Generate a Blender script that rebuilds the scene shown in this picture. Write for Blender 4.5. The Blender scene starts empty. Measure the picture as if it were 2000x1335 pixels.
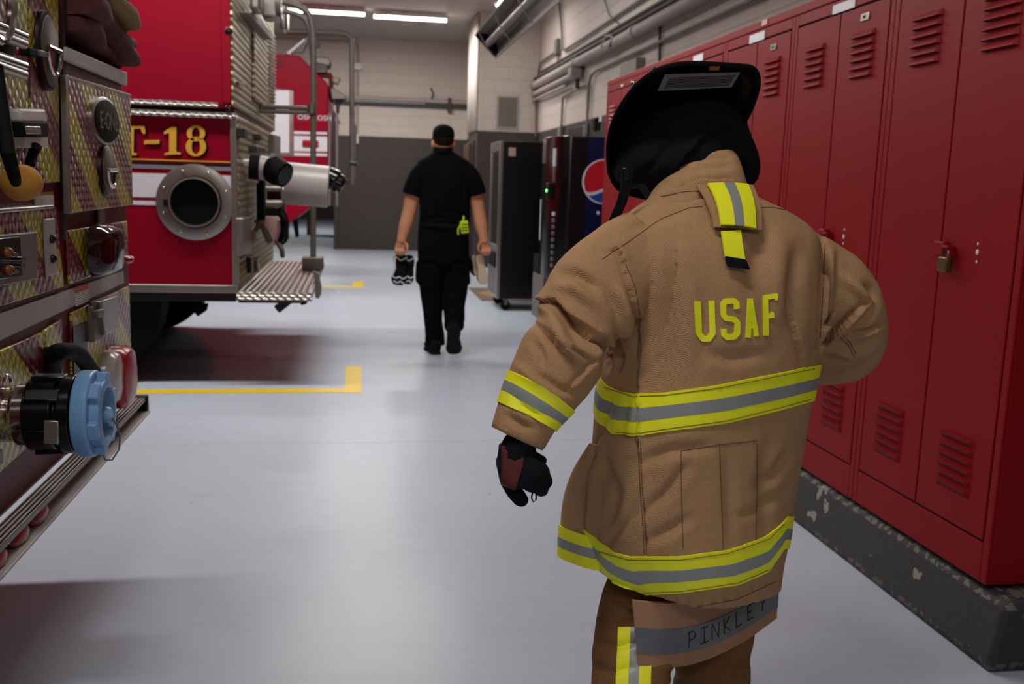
import bpy, bmesh, math, random
import numpy as np
from mathutils import Vector as V, Matrix, noise
from mathutils.bvhtree import BVHTree
random.seed(4)
PI = math.pi
scn = bpy.context.scene
COL = scn.collection

# ---------------------------------------------------------------- camera solve
W_, H_ = 2000.0, 1335.0
F = 1880.0
CX, CY = 1000.0, 667.5
YAW, PITCH, ROLL = 0.16243785, -0.16185343, 0.02994299
CAM = V((0, 0, 1.35))
_cy, _sy, _cp, _sp = math.cos(YAW), math.sin(YAW), math.cos(PITCH), math.sin(PITCH)
FW = V((_sy*_cp, _cy*_cp, _sp)); _r = V((_cy, -_sy, 0)); _u = _r.cross(FW)
RT = math.cos(ROLL)*_r + math.sin(ROLL)*_u
UP = -math.sin(ROLL)*_r + math.cos(ROLL)*_u

def ray(x, y): return RT*((x-CX)/F) - UP*((y-CY)/F) + FW
def XP(x, y, X): d = ray(x, y); return CAM + d*(X/d.x)
def YP(x, y, Y): d = ray(x, y); return CAM + d*(Y/d.y)
def ZP(x, y, Z): d = ray(x, y); return CAM + d*((Z-CAM.z)/d.z)
def px(p):
    q = V(p) - CAM; c = q.dot(FW)
    return CX + F*q.dot(RT)/c, CY - F*q.dot(UP)/c
def m_per_px(p): return (V(p)-CAM).dot(FW)/F

# ---------------------------------------------------------------- materials
def srgb(h):
    h = h.lstrip('#'); o = []
    for i in (0, 2, 4):
        c = int(h[i:i+2], 16)/255
        o.append(c/12.92 if c <= .04045 else ((c+.055)/1.055)**2.4)
    return (*o, 1)

class NT:
    def __init__(s, name):
        s.m = bpy.data.materials.new(name); s.m.use_nodes = True
        s.t = s.m.node_tree; s.n = s.t.nodes; s.l = s.t.links
        s.b = s.n['Principled BSDF']
    def add(s, typ, **kw):
        n = s.n.new(typ)
        for k, v in kw.items():
            if k.startswith('_'): n.inputs[k[1:]].default_value = v
            else: setattr(n, k, v)
        return n
    def link(s, a, b): s.l.new(a, b)
    def val(s, sock, v):
        if hasattr(v, 'links') or hasattr(v, 'is_linked'): s.l.new(v, sock)
        else: sock.default_value = v
    def math(s, op, a, b=0.0, clamp=False):
        n = s.n.new('ShaderNodeMath'); n.operation = op; n.use_clamp = clamp
        s.val(n.inputs[0], a); s.val(n.inputs[1], b); return n.outputs[0]
    def mix(s, fac, a, b):
        n = s.n.new('ShaderNodeMix'); n.data_type = 'RGBA'
        s.val(n.inputs[0], fac); s.val(n.inputs[6], a); s.val(n.inputs[7], b); return n.outputs[2]
    def pos(s):
        g = s.n.new('ShaderNodeNewGeometry'); return g.outputs['Position']
    def sep(s, v):
        n = s.n.new('ShaderNodeSeparateXYZ'); s.l.new(v, n.inputs[0]); return n.outputs
    def comb(s, x, y, z):
        n = s.n.new('ShaderNodeCombineXYZ')
        for i, v in enumerate((x, y, z)): s.val(n.inputs[i], v)
        return n.outputs[0]
    def noise(s, scale, detail=3, vec=None, rough=.55):
        n = s.n.new('ShaderNodeTexNoise'); n.inputs['Scale'].default_value = scale
        n.inputs['Detail'].default_value = detail; n.inputs['Roughness'].default_value = rough
        s.l.new(vec if vec is not None else s.pos(), n.inputs['Vector']); return n.outputs['Fac']
    def ramp(s, f, stops):
        n = s.n.new('ShaderNodeValToRGB'); s.l.new(f, n.inputs[0]); e = n.color_ramp.elements
        while len(e) < len(stops): e.new(.5)
        for el, (p, c) in zip(e, stops): el.position = p; el.color = c if len(c) == 4 else (*c, 1)
        return n.outputs[0]
    def bump(s, h, strength=.3, dist=.002, normal=None):
        n = s.n.new('ShaderNodeBump'); n.inputs['Strength'].default_value = strength
        n.inputs['Distance'].default_value = dist; s.l.new(h, n.inputs['Height'])
        if normal is not None: s.l.new(normal, n.inputs['Normal'])
        return n.outputs[0]
    def base(s, c, rough=.5, metal=0.0, **kw):
        s.val(s.b.inputs['Base Color'], c); s.val(s.b.inputs['Roughness'], rough); s.val(s.b.inputs['Metallic'], metal)
        for k, v in kw.items(): s.val(s.b.inputs[k], v)
    def nrm(s, v): s.l.new(v, s.b.inputs['Normal'])

def g1(v): return (v, v, v, 1)
MAT = {}
def plain(name, hexc, rough=.5, metal=0.0, var=.12, scale=8, bump=0.0, bscale=200, coat=0.0, emit=None):
    t = NT(name); c = srgb(hexc)
    if var > 0:
        f = t.noise(scale, 4)
        d = (c[0]*(1-var), c[1]*(1-var), c[2]*(1-var), 1); e = tuple(min(1, v*(1+var)) for v in c[:3])+(1,)
        t.base(t.mix(f, d, e), rough, metal)
    else: t.base(c, rough, metal)
    if coat: t.b.inputs['Coat Weight'].default_value = coat
    if bump: t.nrm(t.bump(t.noise(bscale, 2), bump))
    if emit: t.b.inputs['Emission Color'].default_value = srgb(emit[0]); t.b.inputs['Emission Strength'].default_value = emit[1]
    MAT[name] = t.m; return t.m

plain('red_locker', '#7e0910', .5, 0, .07, 3, .08, 900); MAT['red_locker'].node_tree.nodes['Principled BSDF'].inputs['Specular IOR Level'].default_value = .16
plain('gap_dark', '#1c0505', .8, 0, 0)
plain('black_metal', '#101012', .35, .3, .1)
plain('black_rubber', '#0b0b0c', .75, 0, .15)
plain('black_gloss', '#08080a', .18, 0, 0)
plain('black_fabric', '#14161c', .95, 0, .2, 30, .25, 700)
plain('grey_metal', '#9b9691', .32, .85, .12, 10)
plain('dull_steel', '#77706a', .5, .7, .15, 9)
plain('chrome', '#c9c6c2', .12, 1.0, .05)
plain('white_plastic', '#cfcbc6', .45, 0, .04)
plain('white_paper', '#dcdbe2', .6, 0, .03)
plain('grey_print', '#6d6c70', .6, 0, 0)
plain('brass', '#6f5f3f', .4, .8, .1)
plain('red_paint', '#850721', .35, 0, .05, 2)
plain('red_dark', '#5c1219', .4, 0, .08, 4)
plain('white_stripe', '#d0ced6', .35, 0, .03)
plain('silver_stripe', '#a9a3a2', .42, 0.1, .06, 6)
plain('gold', '#dba63a', .4, .15, .12, 30)
plain('lens_red', '#960a18', .25, 0, .1, 20, .3, 80)
plain('lens_dark', '#26060a', .1, 0, .05)
plain('lens_pink', '#8e3238', .3, 0, .1)
plain('lens_clear', '#a89f98', .2, 0, .12, 40, .5, 60)
plain('blue_cap', '#6f9ccb', .35, 0, .06, 20)
plain('tan_foam', '#b87f2e', .8, 0, .15, 30, .3, 200)
plain('hose_brown', '#54262a', .9, 0, .2, 25, .3, 400)
plain('hose_tan', '#8f7248', .9, 0, .2, 25, .3, 400)
plain('yellow_paint', '#e2bf22', .4, 0, .06, 5)
plain('conduit', '#6f6a66', .5, .35, .1)
plain('pipe_cream', '#a39a94', .55, 0, .08)
plain('pipe_dark', '#3a3430', .6, 0, .1)
plain('grey_box', '#8b8684', .5, 0, .05)
plain('pale_panel', '#a89f9b', .55, 0, .05)
plain('skin', '#b9805f', .55, 0, .1, 25, .1, 300)
plain('skin_pale', '#c89a80', .55, 0, .1, 25, .1, 300)
plain('hair', '#120d0b', .8, 0, .3, 90, .4, 500)
plain('shirt_black', '#050507', .95, 0, .25, 40, .35, 500)
plain('trouser_black', '#050506', .95, 0, .25, 40, .35, 500)
plain('sole_dark', '#1d1b1b', .85, 0, .15, 60, .4, 200)
plain('sole_cream', '#c3b09a', .75, 0, .1, 40, .4, 150)
plain('hi_vis_green', '#b6d60f', .6, 0, .1, 40)
plain('blue_panel', '#0a1640', .3, 0, .05)
plain('logo_red', '#c3182a', .35, 0, 0)
plain('logo_white', '#d9d9e2', .35, 0, 0)
plain('logo_blue', '#1f449a', .35, 0, 0)
plain('pink_note', '#d3a9a8', .7, 0, .04)
plain('navy_side', '#0a0b12', .3, 0, .1)
plain('orange_knob', '#7c4019', .4, 0, .05)
plain('lime_trim', '#eef01a', .55, 0, .05, 25, .12, 900)
plain('silver_trim', '#8d9290', .42, .1, .07, 30, .1, 900)
plain('thread', '#5f452e', .9, 0, .1)
plain('ink', '#17161a', .8, 0, 0)
plain('glove_red', '#551713', .8, 0, .3, 30, .4, 300)
plain('boot_black', '#0e0e0f', .6, 0, .1)
plain('brown_wood', '#4c3526', .6, 0, .15)
plain('visor', '#241a1c', .5, 0, .1)
plain('window_dark', '#17181c', .1, 0, 0)
plain('curtain', '#d5cbc2', .85, 0, .05, 6)
plain('orange_patch', '#9a4a12', .5, 0, .1)
for k in ('shirt_black', 'trouser_black', 'black_fabric', 'black_rubber', 'sole_dark', 'hair', 'red_paint', 'red_dark'): MAT[k].node_tree.nodes['Principled BSDF'].inputs['Specular IOR Level'].default_value = .12
def emis(name, hexc, s):
    t = NT(name); t.base(g1(.8), .5); t.b.inputs['Emission Color'].default_value = srgb(hexc)
    t.b.inputs['Emission Strength'].default_value = s; MAT[name] = t.m
emis('tube_glow', '#fff4ec', 9.0); emis('green_led', '#32ff5a', 6.0)

def wall_mat(name, upper, lower, zline, blocks=True, axis='x'):
    t = NT(name); p = t.pos(); s = t.sep(p)
    c = srgb(upper)
    if lower:
        f = t.math('GREATER_THAN', s[2], zline); c = t.mix(f, srgb(lower), srgb(upper))
    n1 = t.noise(1.3, 4); c = t.mix(t.math('MULTIPLY', n1, .15), c, g1(.12))
    if blocks:
        br = t.add('ShaderNodeTexBrick'); v = t.comb(s[0] if axis == 'x' else s[1], s[2], 0.0); t.link(v, br.inputs['Vector'])
        for k, q in (('Scale', 1.0), ('Mortar Size', .006), ('Mortar Smooth', .6), ('Brick Width', .4), ('Row Height', .2)): br.inputs[k].default_value = q
        br.inputs['Color1'].default_value = g1(1); br.inputs['Color2'].default_value = g1(.97); br.inputs['Mortar'].default_value = g1(.0)
        h = br.outputs['Color']
        c = t.mix(t.math('MULTIPLY', br.outputs['Fac'], .13), c, g1(.03))
        nb = t.bump(h, .8 if axis == 'y' else .6, .006); t.nrm(t.bump(t.noise(120, 3), .12, .003, nb))
    else: t.nrm(t.bump(t.noise(60, 3), .1, .003))
    t.base(c, .62); MAT[name] = t.m
CREAM, BROWN = '#cfc3b9', '#3a302a'
wall_mat('wall_x', CREAM, BROWN, 2.19, True, 'x'); wall_mat('wall_y', CREAM, BROWN, 2.19, True, 'y')
wall_mat('ceiling', '#b5aba4', None, 0, False)

def floor_mat():
    t = NT('epoxy_floor'); p = t.pos(); s = t.sep(p)
    n1 = t.noise(.7, 5); n2 = t.noise(14, 4)
    c = t.mix(n1, srgb('#abb7c6'), srgb('#bfc8d5'))
    c = t.mix(t.math('MULTIPLY', n2, .2), c, srgb('#8f929c'))
    sc = t.add('ShaderNodeMapping'); t.link(p, sc.inputs[0]); sc.inputs['Scale'].default_value = (1.2, 9, 1)
    n3 = t.noise(2.2, 6, sc.outputs[0], .7)
    sm = t.ramp(n3, [(.5, g1(0)), (.85, g1(1))])
    c = t.mix(t.math('MULTIPLY', sm, .12), c, srgb('#70737c'))
    d = t.add('ShaderNodeTexVoronoi', _Scale=2.3); t.link(p, d.inputs['Vector'])
    dots = t.math('LESS_THAN', d.outputs['Distance'], .018)
    c = t.mix(t.math('MULTIPLY', dots, .6), c, srgb('#4c4c50'))
    # construction joint running across the bay
    j = t.math('LESS_THAN', t.math('ABSOLUTE', t.math('SUBTRACT', s[1], 4.93)), .006)
    c = t.mix(t.math('MULTIPLY', j, .35), c, srgb('#7d7f88'))
    r = t.math('MULTIPLY_ADD', n1, .14); r.node.inputs[2].default_value = .23
    r2 = t.math('ADD', r, t.math('MULTIPLY', sm, .04))
    t.base(c, r2); t.b.inputs['Specular IOR Level'].default_value = .27
    t.nrm(t.bump(t.noise(3.5, 3), .05, .01)); MAT['floor'] = t.m
floor_mat()

def conc_mat():
    t = NT('chipped_concrete'); n = t.noise(4.5, 5); n2 = t.noise(30, 3); s = t.sep(t.pos())
    v = t.add('ShaderNodeTexVoronoi', _Scale=8.0)
    wob = t.add('ShaderNodeVectorMath', operation='ADD'); nn = t.add('ShaderNodeTexNoise', _Scale=14.0, _Detail=4.0)
    t.link(t.pos(), nn.inputs['Vector']); sc = t.add('ShaderNodeVectorMath', operation='SCALE'); sc.inputs['Scale'].default_value = .12
    t.link(nn.outputs['Color'], sc.inputs[0]); t.link(t.pos(), wob.inputs[0]); t.link(sc.outputs[0], wob.inputs[1]); t.link(wob.outputs[0], v.inputs['Vector'])
    spot = t.math('MULTIPLY', t.math('LESS_THAN', v.outputs['Distance'], .21), t.math('GREATER_THAN', n, .55))
    edge = t.math('MULTIPLY', t.math('GREATER_THAN', s[2], .19), t.math('GREATER_THAN', n2, .53))
    lowe = t.math('MULTIPLY', t.math('LESS_THAN', s[2], .03), t.math('GREATER_THAN', n2, .55))
    c = t.mix(n2, srgb('#2b2a2a'), srgb('#3a3939'))
    c = t.mix(spot, c, srgb('#8b8583')); c = t.mix(t.math('MULTIPLY', edge, .8), c, srgb('#6d6b6b')); c = t.mix(t.math('MULTIPLY', lowe, .6), c, srgb('#6b6258'))
    t.base(c, .75); t.nrm(t.bump(t.math('SUBTRACT', n2, t.math('MULTIPLY', spot, .5)), .6, .006)); MAT['concrete'] = t.m
conc_mat()

def plate_coords(t, ax, su, sv):
    s = t.sep(t.pos()); u = t.math('DIVIDE', s[ax], su); v = t.math('DIVIDE', s[2], sv)
    return s, t.comb(t.math('ADD', u, t.math('MULTIPLY', v, .5)), v, 0.0)
def hexcells(t, vec):
    a = t.add('ShaderNodeTexVoronoi', _Scale=1.0, _Randomness=0.0); a.voronoi_dimensions = '2D'; t.link(vec, a.inputs['Vector'])
    e = t.add('ShaderNodeTexVoronoi', _Scale=1.0, _Randomness=0.0); e.voronoi_dimensions = '2D'; e.feature = 'DISTANCE_TO_EDGE'; t.link(vec, e.inputs['Vector'])
    return a.outputs['Distance'], e.outputs['Distance']
def chevron_mat():
    t = NT('chevron_plate'); s = t.sep(t.pos()); uu, vv = t.math('DIVIDE', s[1], .045), t.math('DIVIDE', s[2], .041); vec = t.comb(t.math('ADD', uu, vv), t.math('SUBTRACT', uu, vv), 0.0)
    d, e = hexcells(t, vec)
    k = t.math('MULTIPLY_ADD', s[1], .8); t.link(s[2], k.node.inputs[2])
    fr = t.math('FRACT', t.math('DIVIDE', t.math('SUBTRACT', k, 3.835-2.5), .25))
    red = t.math('LESS_THAN', fr, .5)
    n = t.noise(6, 3)
    c = t.mix(red, srgb('#bdb01c'), srgb('#74101f'))
    c = t.mix(t.math('MULTIPLY', t.math('GREATER_THAN', n, .55), .25), c, t.mix(red, srgb('#a39837'), srgb('#85303b')))
    out = t.math('LESS_THAN', e, .07)
    c = t.mix(t.math('MULTIPLY', out, .8), c, srgb('#4a4039'))
    # raised nib at every other plate corner
    h = t.math('SUBTRACT', 1.0, t.math('MULTIPLY', d, 1.6), True)
    t.base(c, .32, 0.0); t.b.inputs['Coat Weight'].default_value = .5; t.b.inputs['Coat Roughness'].default_value = .2
    t.nrm(t.bump(h, .9, .008)); MAT['chevron'] = t.m
chevron_mat()
def plate_mat(name, ax, hexc, su=.045, sv=.022, rough=.3, dark='#4a443e'):
    t = NT(name); s, vec = plate_coords(t, ax, su, sv); d, e = hexcells(t, vec)
    h = t.math('SUBTRACT', 1.0, t.math('MULTIPLY', d, 1.8), True)
    c = t.mix(h, srgb(dark), srgb(hexc)); t.base(c, rough, .75); t.nrm(t.bump(h, 1.0, .012)); MAT[name] = t.m
plate_mat('plate_rear', 1, '#d2bf94', .09, .045, .45, '#6b6050'); plate_mat('plate_silver', 0, '#c4c0bc', .05, .02, .25, '#77726e')
def tread_mat():
    t = NT('tread_plate'); s = t.sep(t.pos())
    w = t.math('SINE', t.math('MULTIPLY', s[0], 2*PI/.04)); w2 = t.math('SINE', t.math('MULTIPLY', s[1], 2*PI/.06))
    h = t.math('MULTIPLY', w, t.math('MULTIPLY_ADD', w2, .2)); h.node.inputs[1].default_value = 1.0
    hh = t.math('ADD', w, t.math('MULTIPLY', w2, .25))
    c = t.mix(t.math('MULTIPLY_ADD', hh, .35), srgb('#5b5550'), srgb('#c6c0b8'))
    t.base(c, .3, .8); t.nrm(t.bump(hh, .8, .006)); MAT['tread'] = t.m
tread_mat()
def rib_mat():
    t = NT('ribbed_tread'); s = t.sep(t.pos()); w = t.math('SINE', t.math('MULTIPLY', s[0], 2*PI/.012))
    t.base(t.mix(t.math('MULTIPLY_ADD', w, .5), srgb('#4b4543'), srgb('#a09691')), .35, .6); t.nrm(t.bump(w, .7, .004)); MAT['rib'] = t.m
rib_mat()
def print_mat(name, bg, ink, freq, ax=2, head=None):
    t = NT(name); g = t.add('ShaderNodeTexCoord'); s = t.sep(g.outputs['Generated'])
    ln = t.math('GREATER_THAN', t.math('SINE', t.math('MULTIPLY', s[ax], freq)), .1)
    brk = t.math('GREATER_THAN', t.noise(160, 2), .42)
    c = t.mix(t.math('MULTIPLY', ln, t.math('MULTIPLY', brk, .75)), srgb(bg), srgb(ink))
    if head: c = t.mix(t.math('GREATER_THAN', s[ax], head[0]), c, srgb(head[1]))
    t.base(c, .55); MAT[name] = t.m
print_mat('warning_label', '#e2dedb', '#4a4644', 55, 2, (.66, '#b0552f'))
print_mat('caution_label', '#e2dedb', '#4a4644', 60, 2, (.72, '#8f6f2a'))
print_mat('helmet_label_print', '#77757a', '#2f2e33', 70, 2)
def twill(name, hexc, var=.1, sc=1.0):
    t = NT(name); c = srgb(hexc); g = t.pos(); s = t.sep(g)
    n = t.noise(7*sc, 5); n2 = t.noise(90*sc, 2)
    wx = t.math('SINE', t.math('MULTIPLY', t.math('ADD', s[0], s[1]), 2*PI/.0042)); wz = t.math('SINE', t.math('MULTIPLY', s[2], 2*PI/.0042))
    wv = t.math('MULTIPLY', wx, wz)
    c1 = tuple(v*(1-var*1.8) for v in c[:3])+(1,); c2 = tuple(min(1, v*(1+var*1.8)) for v in c[:3])+(1,)
    col = t.mix(n, c1, c2); col = t.mix(t.math('MULTIPLY', n2, .18), col, tuple(v*.55 for v in c[:3])+(1,))
    n3 = t.noise(420, 2); col = t.mix(t.math('MULTIPLY', n3, .3), col, tuple(v*.5 for v in c[:3])+(1,))
    col = t.mix(t.math('MULTIPLY_ADD', wv, .07), col, tuple(v*.45 for v in c[:3])+(1,)); n3.node.inputs['Detail'].default_value = 2; col.node.inputs[0].links[0].from_node.inputs[2].default_value = .07
    t.base(col, .9); t.b.inputs['Specular IOR Level'].default_value = .2
    t.nrm(t.bump(t.math('ADD', wv, t.math('MULTIPLY', t.math('ADD', n2, n3), 2.0)), .36, .0015)); MAT[name] = t.m
twill('coat_tan', '#b58e68'); twill('coat_worn', '#b3886a', .14); twill('trouser_tan', '#7f5a38', .12)
def mark_mat():
    t = NT('faded_tape'); n = t.noise(9, 4); c = t.mix(n, srgb('#55585e'), srgb('#74777d')); t.base(c, .7); MAT['faded_tape'] = t.m
mark_mat()
def mat_mat():
    t = NT('door_mat'); s = t.sep(t.pos())
    c = t.mix(t.noise(60, 3), srgb('#5b4a3e'), srgb('#77645a')); t.base(c, .95); t.nrm(t.bump(t.noise(300, 2), .5, .004)); MAT['door_mat'] = t.m
mat_mat()

# ---------------------------------------------------------------- mesh builder
class M:
    def __init__(s): s.v = []; s.f = []; s.mi = []; s.cur = 0
    def addv(s, pts): i = len(s.v); s.v += [V(p) for p in pts]; return i
    def face(s, idx): s.f.append(tuple(idx)); s.mi.append(s.cur)
    def poly(s, pts): i = s.addv(pts); s.face(range(i, i+len(pts)))
    def hexa(s, p):      # 8 points: 4 of one end (ccw) then 4 of the other
        i = s.addv(p)
        for q in ((0,3,2,1),(4,5,6,7),(0,1,5,4),(1,2,6,5),(2,3,7,6),(3,0,4,7)): s.face([i+k for k in q])
    def box(s, lo, hi):
        x0,y0,z0 = [min(a,b) for a,b in zip(lo,hi)]; x1,y1,z1 = [max(a,b) for a,b in zip(lo,hi)]
        s.hexa([(x0,y0,z0),(x1,y0,z0),(x1,y1,z0),(x0,y1,z0),(x0,y0,z1),(x1,y0,z1),(x1,y1,z1),(x0,y1,z1)]); return s
    def obox(s, c, ax, ay, az):   # oriented box, half axes
        c, ax, ay, az = V(c), V(ax), V(ay), V(az)
        s.hexa([c+a*ax+b*ay+d*az for d in (-1,1) for a,b in ((-1,-1),(1,-1),(1,1),(-1,1))]); return s
    def prism(s, pts, off):
        pts = [V(p) for p in pts]; n = len(pts); i = s.addv(pts); j = s.addv([p+V(off) for p in pts])
        s.face([i+k for k in range(n-1,-1,-1)]); s.face([j+k for k in range(n)])
        for k in range(n): q = (k+1)%n; s.face([i+k, i+q, j+q, j+k])
        return s
    def loft(s, rings, cap0=True, cap1=True, closed=True):
        n = len(rings[0]); ids = [s.addv(r) for r in rings]
        for a, b in zip(ids, ids[1:]):
            for k in range(n if closed else n-1):
                q = (k+1)%n; s.face([a+k, a+q, b+q, b+k])
        if closed and cap0: s.face([ids[0]+k for k in range(n-1,-1,-1)])
        if closed and cap1: s.face([ids[-1]+k for k in range(n)])
        return s
    def tube(s, pts, r, seg=10, cap=True, closed=False):
        pts = [V(p) for p in pts]; n = len(pts); rs = r if isinstance(r, (list, tuple)) else [r]*n
        rings = []; up = None
        for i, p in enumerate(pts):
            if closed: t = pts[(i+1)%n]-pts[i-1]
            else: t = pts[min(i+1,n-1)]-pts[max(i-1,0)]
            t = t.normalized() if t.length > 1e-9 else V((0,0,1))
            if up is None: up = V((0,0,1)) if abs(t.z) < .9 else V((1,0,0))
            a = t.cross(up)
            if a.length < 1e-6: a = t.orthogonal()
            a.normalize(); b = a.cross(t).normalized(); up = b
            rings.append([p + a*(rs[i]*math.cos(2*PI*k/seg)) + b*(rs[i]*math.sin(2*PI*k/seg)) for k in range(seg)])
        if closed: rings.append(rings[0])
        s.loft(rings, cap and not closed, cap and not closed); return s
    def cyl(s, a, b, r, r2=None, seg=24): return s.tube([a, b], [r, r if r2 is None else r2], seg)
    def lathe(s, o, axis, prof, seg=32, closed=False):   # prof: list of (radius, height)
        o, ax = V(o), V(axis).normalized(); a = ax.orthogonal().normalized(); b = ax.cross(a)
        rings = [[o + ax*h + (a*math.cos(2*PI*k/seg)+b*math.sin(2*PI*k/seg))*max(r, 1e-5) for k in range(seg)] for r, h in prof]
        s.loft(rings, not closed, not closed) if not closed else s.loft(rings+[rings[0]], False, False)
        return s
    def sphere(s, c, r, seg=20, sc=(1,1,1)):
        c = V(c); rings = []
        for i in range(1, seg//2):
            th = PI*i/(seg//2)
            rings.append([c + V((r*sc[0]*math.sin(th)*math.cos(2*PI*k/seg), r*sc[1]*math.sin(th)*math.sin(2*PI*k/seg), -r*sc[2]*math.cos(th))) for k in range(seg)])
        s.loft(rings); return s
    def join(s, o):
        i = len(s.v); s.v += o.v; s.f += [tuple(k+i for k in f) for f in o.f]; s.mi += [m for m in o.mi]; return s
    def mesh(s, name, off=V((0,0,0))):
        me = bpy.data.meshes.new(name); me.from_pydata([v-off for v in s.v], [], s.f)
        me.polygons.foreach_set('material_index', s.mi); me.update(); return me
    def make(s, name, mat, parent=None, smooth=True, ang=35, bevel=0.0, seg=2):
        me = s.mesh(name, wloc(parent)); fixn(me)
        return link(name, me, mat, parent, smooth, ang, bevel, seg)

def fixn(me):
    b = bmesh.new(); b.from_mesh(me); bmesh.ops.recalc_face_normals(b, faces=b.faces); b.to_mesh(me); b.free()
def wloc(p):
    r = V((0,0,0))
    while p is not None: r += p.location; p = p.parent
    return r
def link(name, me, mat, parent=None, smooth=True, ang=35, bevel=0.0, seg=2):
    for m in (mat if isinstance(mat, (list, tuple)) else [mat]): me.materials.append(MAT[m])
    if smooth:
        me.shade_smooth(); me.set_sharp_from_angle(angle=math.radians(ang))
    o = bpy.data.objects.new(name, me); COL.objects.link(o)
    if parent is not None: o.parent = parent
    if bevel:
        md = o.modifiers.new('edge', 'BEVEL'); md.width = bevel; md.segments = seg; md.limit_method = 'ANGLE'; md.angle_limit = math.radians(40)
        md.harden_normals = False
    return o
def tag(o, label, cat, group=None, kind=None):
    o['label'] = label; o['category'] = cat
    if group: o['group'] = group
    if kind: o['kind'] = kind
    return o
def thing(name, loc, label, cat, group=None):
    o = bpy.data.objects.new(name, None); o.empty_display_size = .1; COL.objects.link(o); o.location = loc
    return tag(o, label, cat, group)
def struct(o): o['kind'] = 'structure'; return o
def copy_tree(o, dl, parent=None):
    c = o.copy(); COL.objects.link(c)
    if parent is not None: c.parent = parent
    else: c.location = o.location + V(dl)
    for ch in list(o.children): copy_tree(ch, dl, c)
    return c
def temp_eval(me, mods):
    o = bpy.data.objects.new('tmp_eval', me); COL.objects.link(o)
    for typ, kw in mods:
        md = o.modifiers.new('m', typ)
        for k, v in kw.items(): setattr(md, k, v)
    dg = bpy.context.evaluated_depsgraph_get(); dg.update()
    r = bpy.data.meshes.new_from_object(o.evaluated_get(dg)); bpy.data.objects.remove(o); bpy.data.meshes.remove(me); return r
def fuse(m, voxel, it=6, fac=.5, off=V((0,0,0))):
    return temp_eval(m.mesh('f', off), [('REMESH', dict(mode='VOXEL', voxel_size=voxel)), ('SMOOTH', dict(factor=fac, iterations=it))])
def text(m, body, size, o, u, v, depth=.002, spacing=1.0):
    """flat lettering: origin o, baseline direction u, up direction v"""
    c = bpy.data.curves.new('t', 'FONT'); c.body = body; c.size = size; c.extrude = depth/2; c.space_character = spacing; c.resolution_u = 3
    ob = bpy.data.objects.new('t', c); COL.objects.link(ob); dg = bpy.context.evaluated_depsgraph_get(); dg.update()
    me = bpy.data.meshes.new_from_object(ob.evaluated_get(dg)); o, u, v = V(o), V(u).normalized(), V(v).normalized(); n = u.cross(v)
    i = m.addv([o + u*p.co.x + v*p.co.y + n*p.co.z for p in me.vertices])
    for p in me.polygons: m.face([i+k for k in p.vertices])
    bpy.data.objects.remove(ob); bpy.data.curves.remove(c); bpy.data.meshes.remove(me); return m
def arc(c, a, b, r, t0, t1, n=8):
    c, a, b = V(c), V(a), V(b); return [c + (a*math.cos(t0+(t1-t0)*k/n) + b*math.sin(t0+(t1-t0)*k/n))*r for k in range(n+1)]
def bendpath(pts, r=.06, n=5):
    """polyline with rounded corners"""
    pts = [V(p) for p in pts]; out = [pts[0]]
    for a, p, b in zip(pts, pts[1:], pts[2:]):
        d1, d2 = (a-p), (b-p); q = min(r, d1.length*.45, d2.length*.45); s, e = p+d1.normalized()*q, p+d2.normalized()*q
        for k in range(n+1):
            t = k/n; out.append((1-t)**2*s + 2*t*(1-t)*p + t*t*e)
    return out+[pts[-1]]
def sring(c, a, b, n=32, e=2.0):
    c, a, b = V(c), V(a), V(b); o = []
    for k in range(n):
        ca, sa = math.cos(2*PI*k/n), math.sin(2*PI*k/n)
        o.append(c + a*(math.copysign(abs(ca)**(2/e), ca)) + b*(math.copysign(abs(sa)**(2/e), sa)))
    return o
# ================================================================ SETTING
XW = 2.88          # right wall
def slab(name, lo, hi, mat):
    return struct(M().box(lo, hi).make(name, mat, None, False))
slab('floor', (-14, -5, -.1), (3.2, 34, 0), 'floor')
slab('ceiling', (-14, -5, 4.02), (3.2, 34, 4.12), 'ceiling')
slab('wall_right', (XW, -5, 0), (XW+.2, 15.75, 4.02), 'wall_y')
# block of masonry that sticks into the room: its near face carries the grille
b = M(); b.box((1.91, 15.72, 0), (3.1, 17.0, 4.02)); struct(b.make('wall_recess', 'wall_x', None, False))
slab('wall_side', (2.13, 17.0, 0), (2.3, 19.25, 4.02), 'wall_y')
slab('wall_back', (-.384, 19.25, 0), (2.3, 19.45, 4.02), 'wall_x')
slab('wall_back_header', (-14, 19.25, 2.45), (-.384, 19.45, 4.02), 'wall_x')
slab('wall_far', (-14, 33.6, 0), (3.2, 33.8, 4.02), 'wall_x')
slab('wall_left', (-14.2, -5, 0), (-14, 34, 4.02), 'wall_y')
slab('wall_front', (-14, -5.2, 0), (3.2, -5, 4.02), 'wall_x')
# door frame edge of the opening in the back wall
struct(M().box((-.44, 19.18, 0), (-.36, 19.47, 2.45)).make('trim_1', 'pipe_dark', None, False, bevel=.01))
# white corner curtain-like cladding on the recess corner
m = M(); n = 26; r0 = []; r1 = []
for k in range(n+1):
    y = 15.74+(17.0-15.74)*k/n; x = 1.90 - .012*(1+math.sin(k*1.25))
    r0.append((x, y, 2.2)); r1.append((x, y, 4.0))
for k in range(n): m.poly([r0[k], r0[k+1], r1[k+1], r1[k]])
o = m.make('wall_cladding', 'curtain', None); md = o.modifiers.new('s', 'SOLIDIFY'); md.thickness = .008
tag(o, 'white hanging sheet covering the corner above the dark painted wall', 'sheet')
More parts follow.
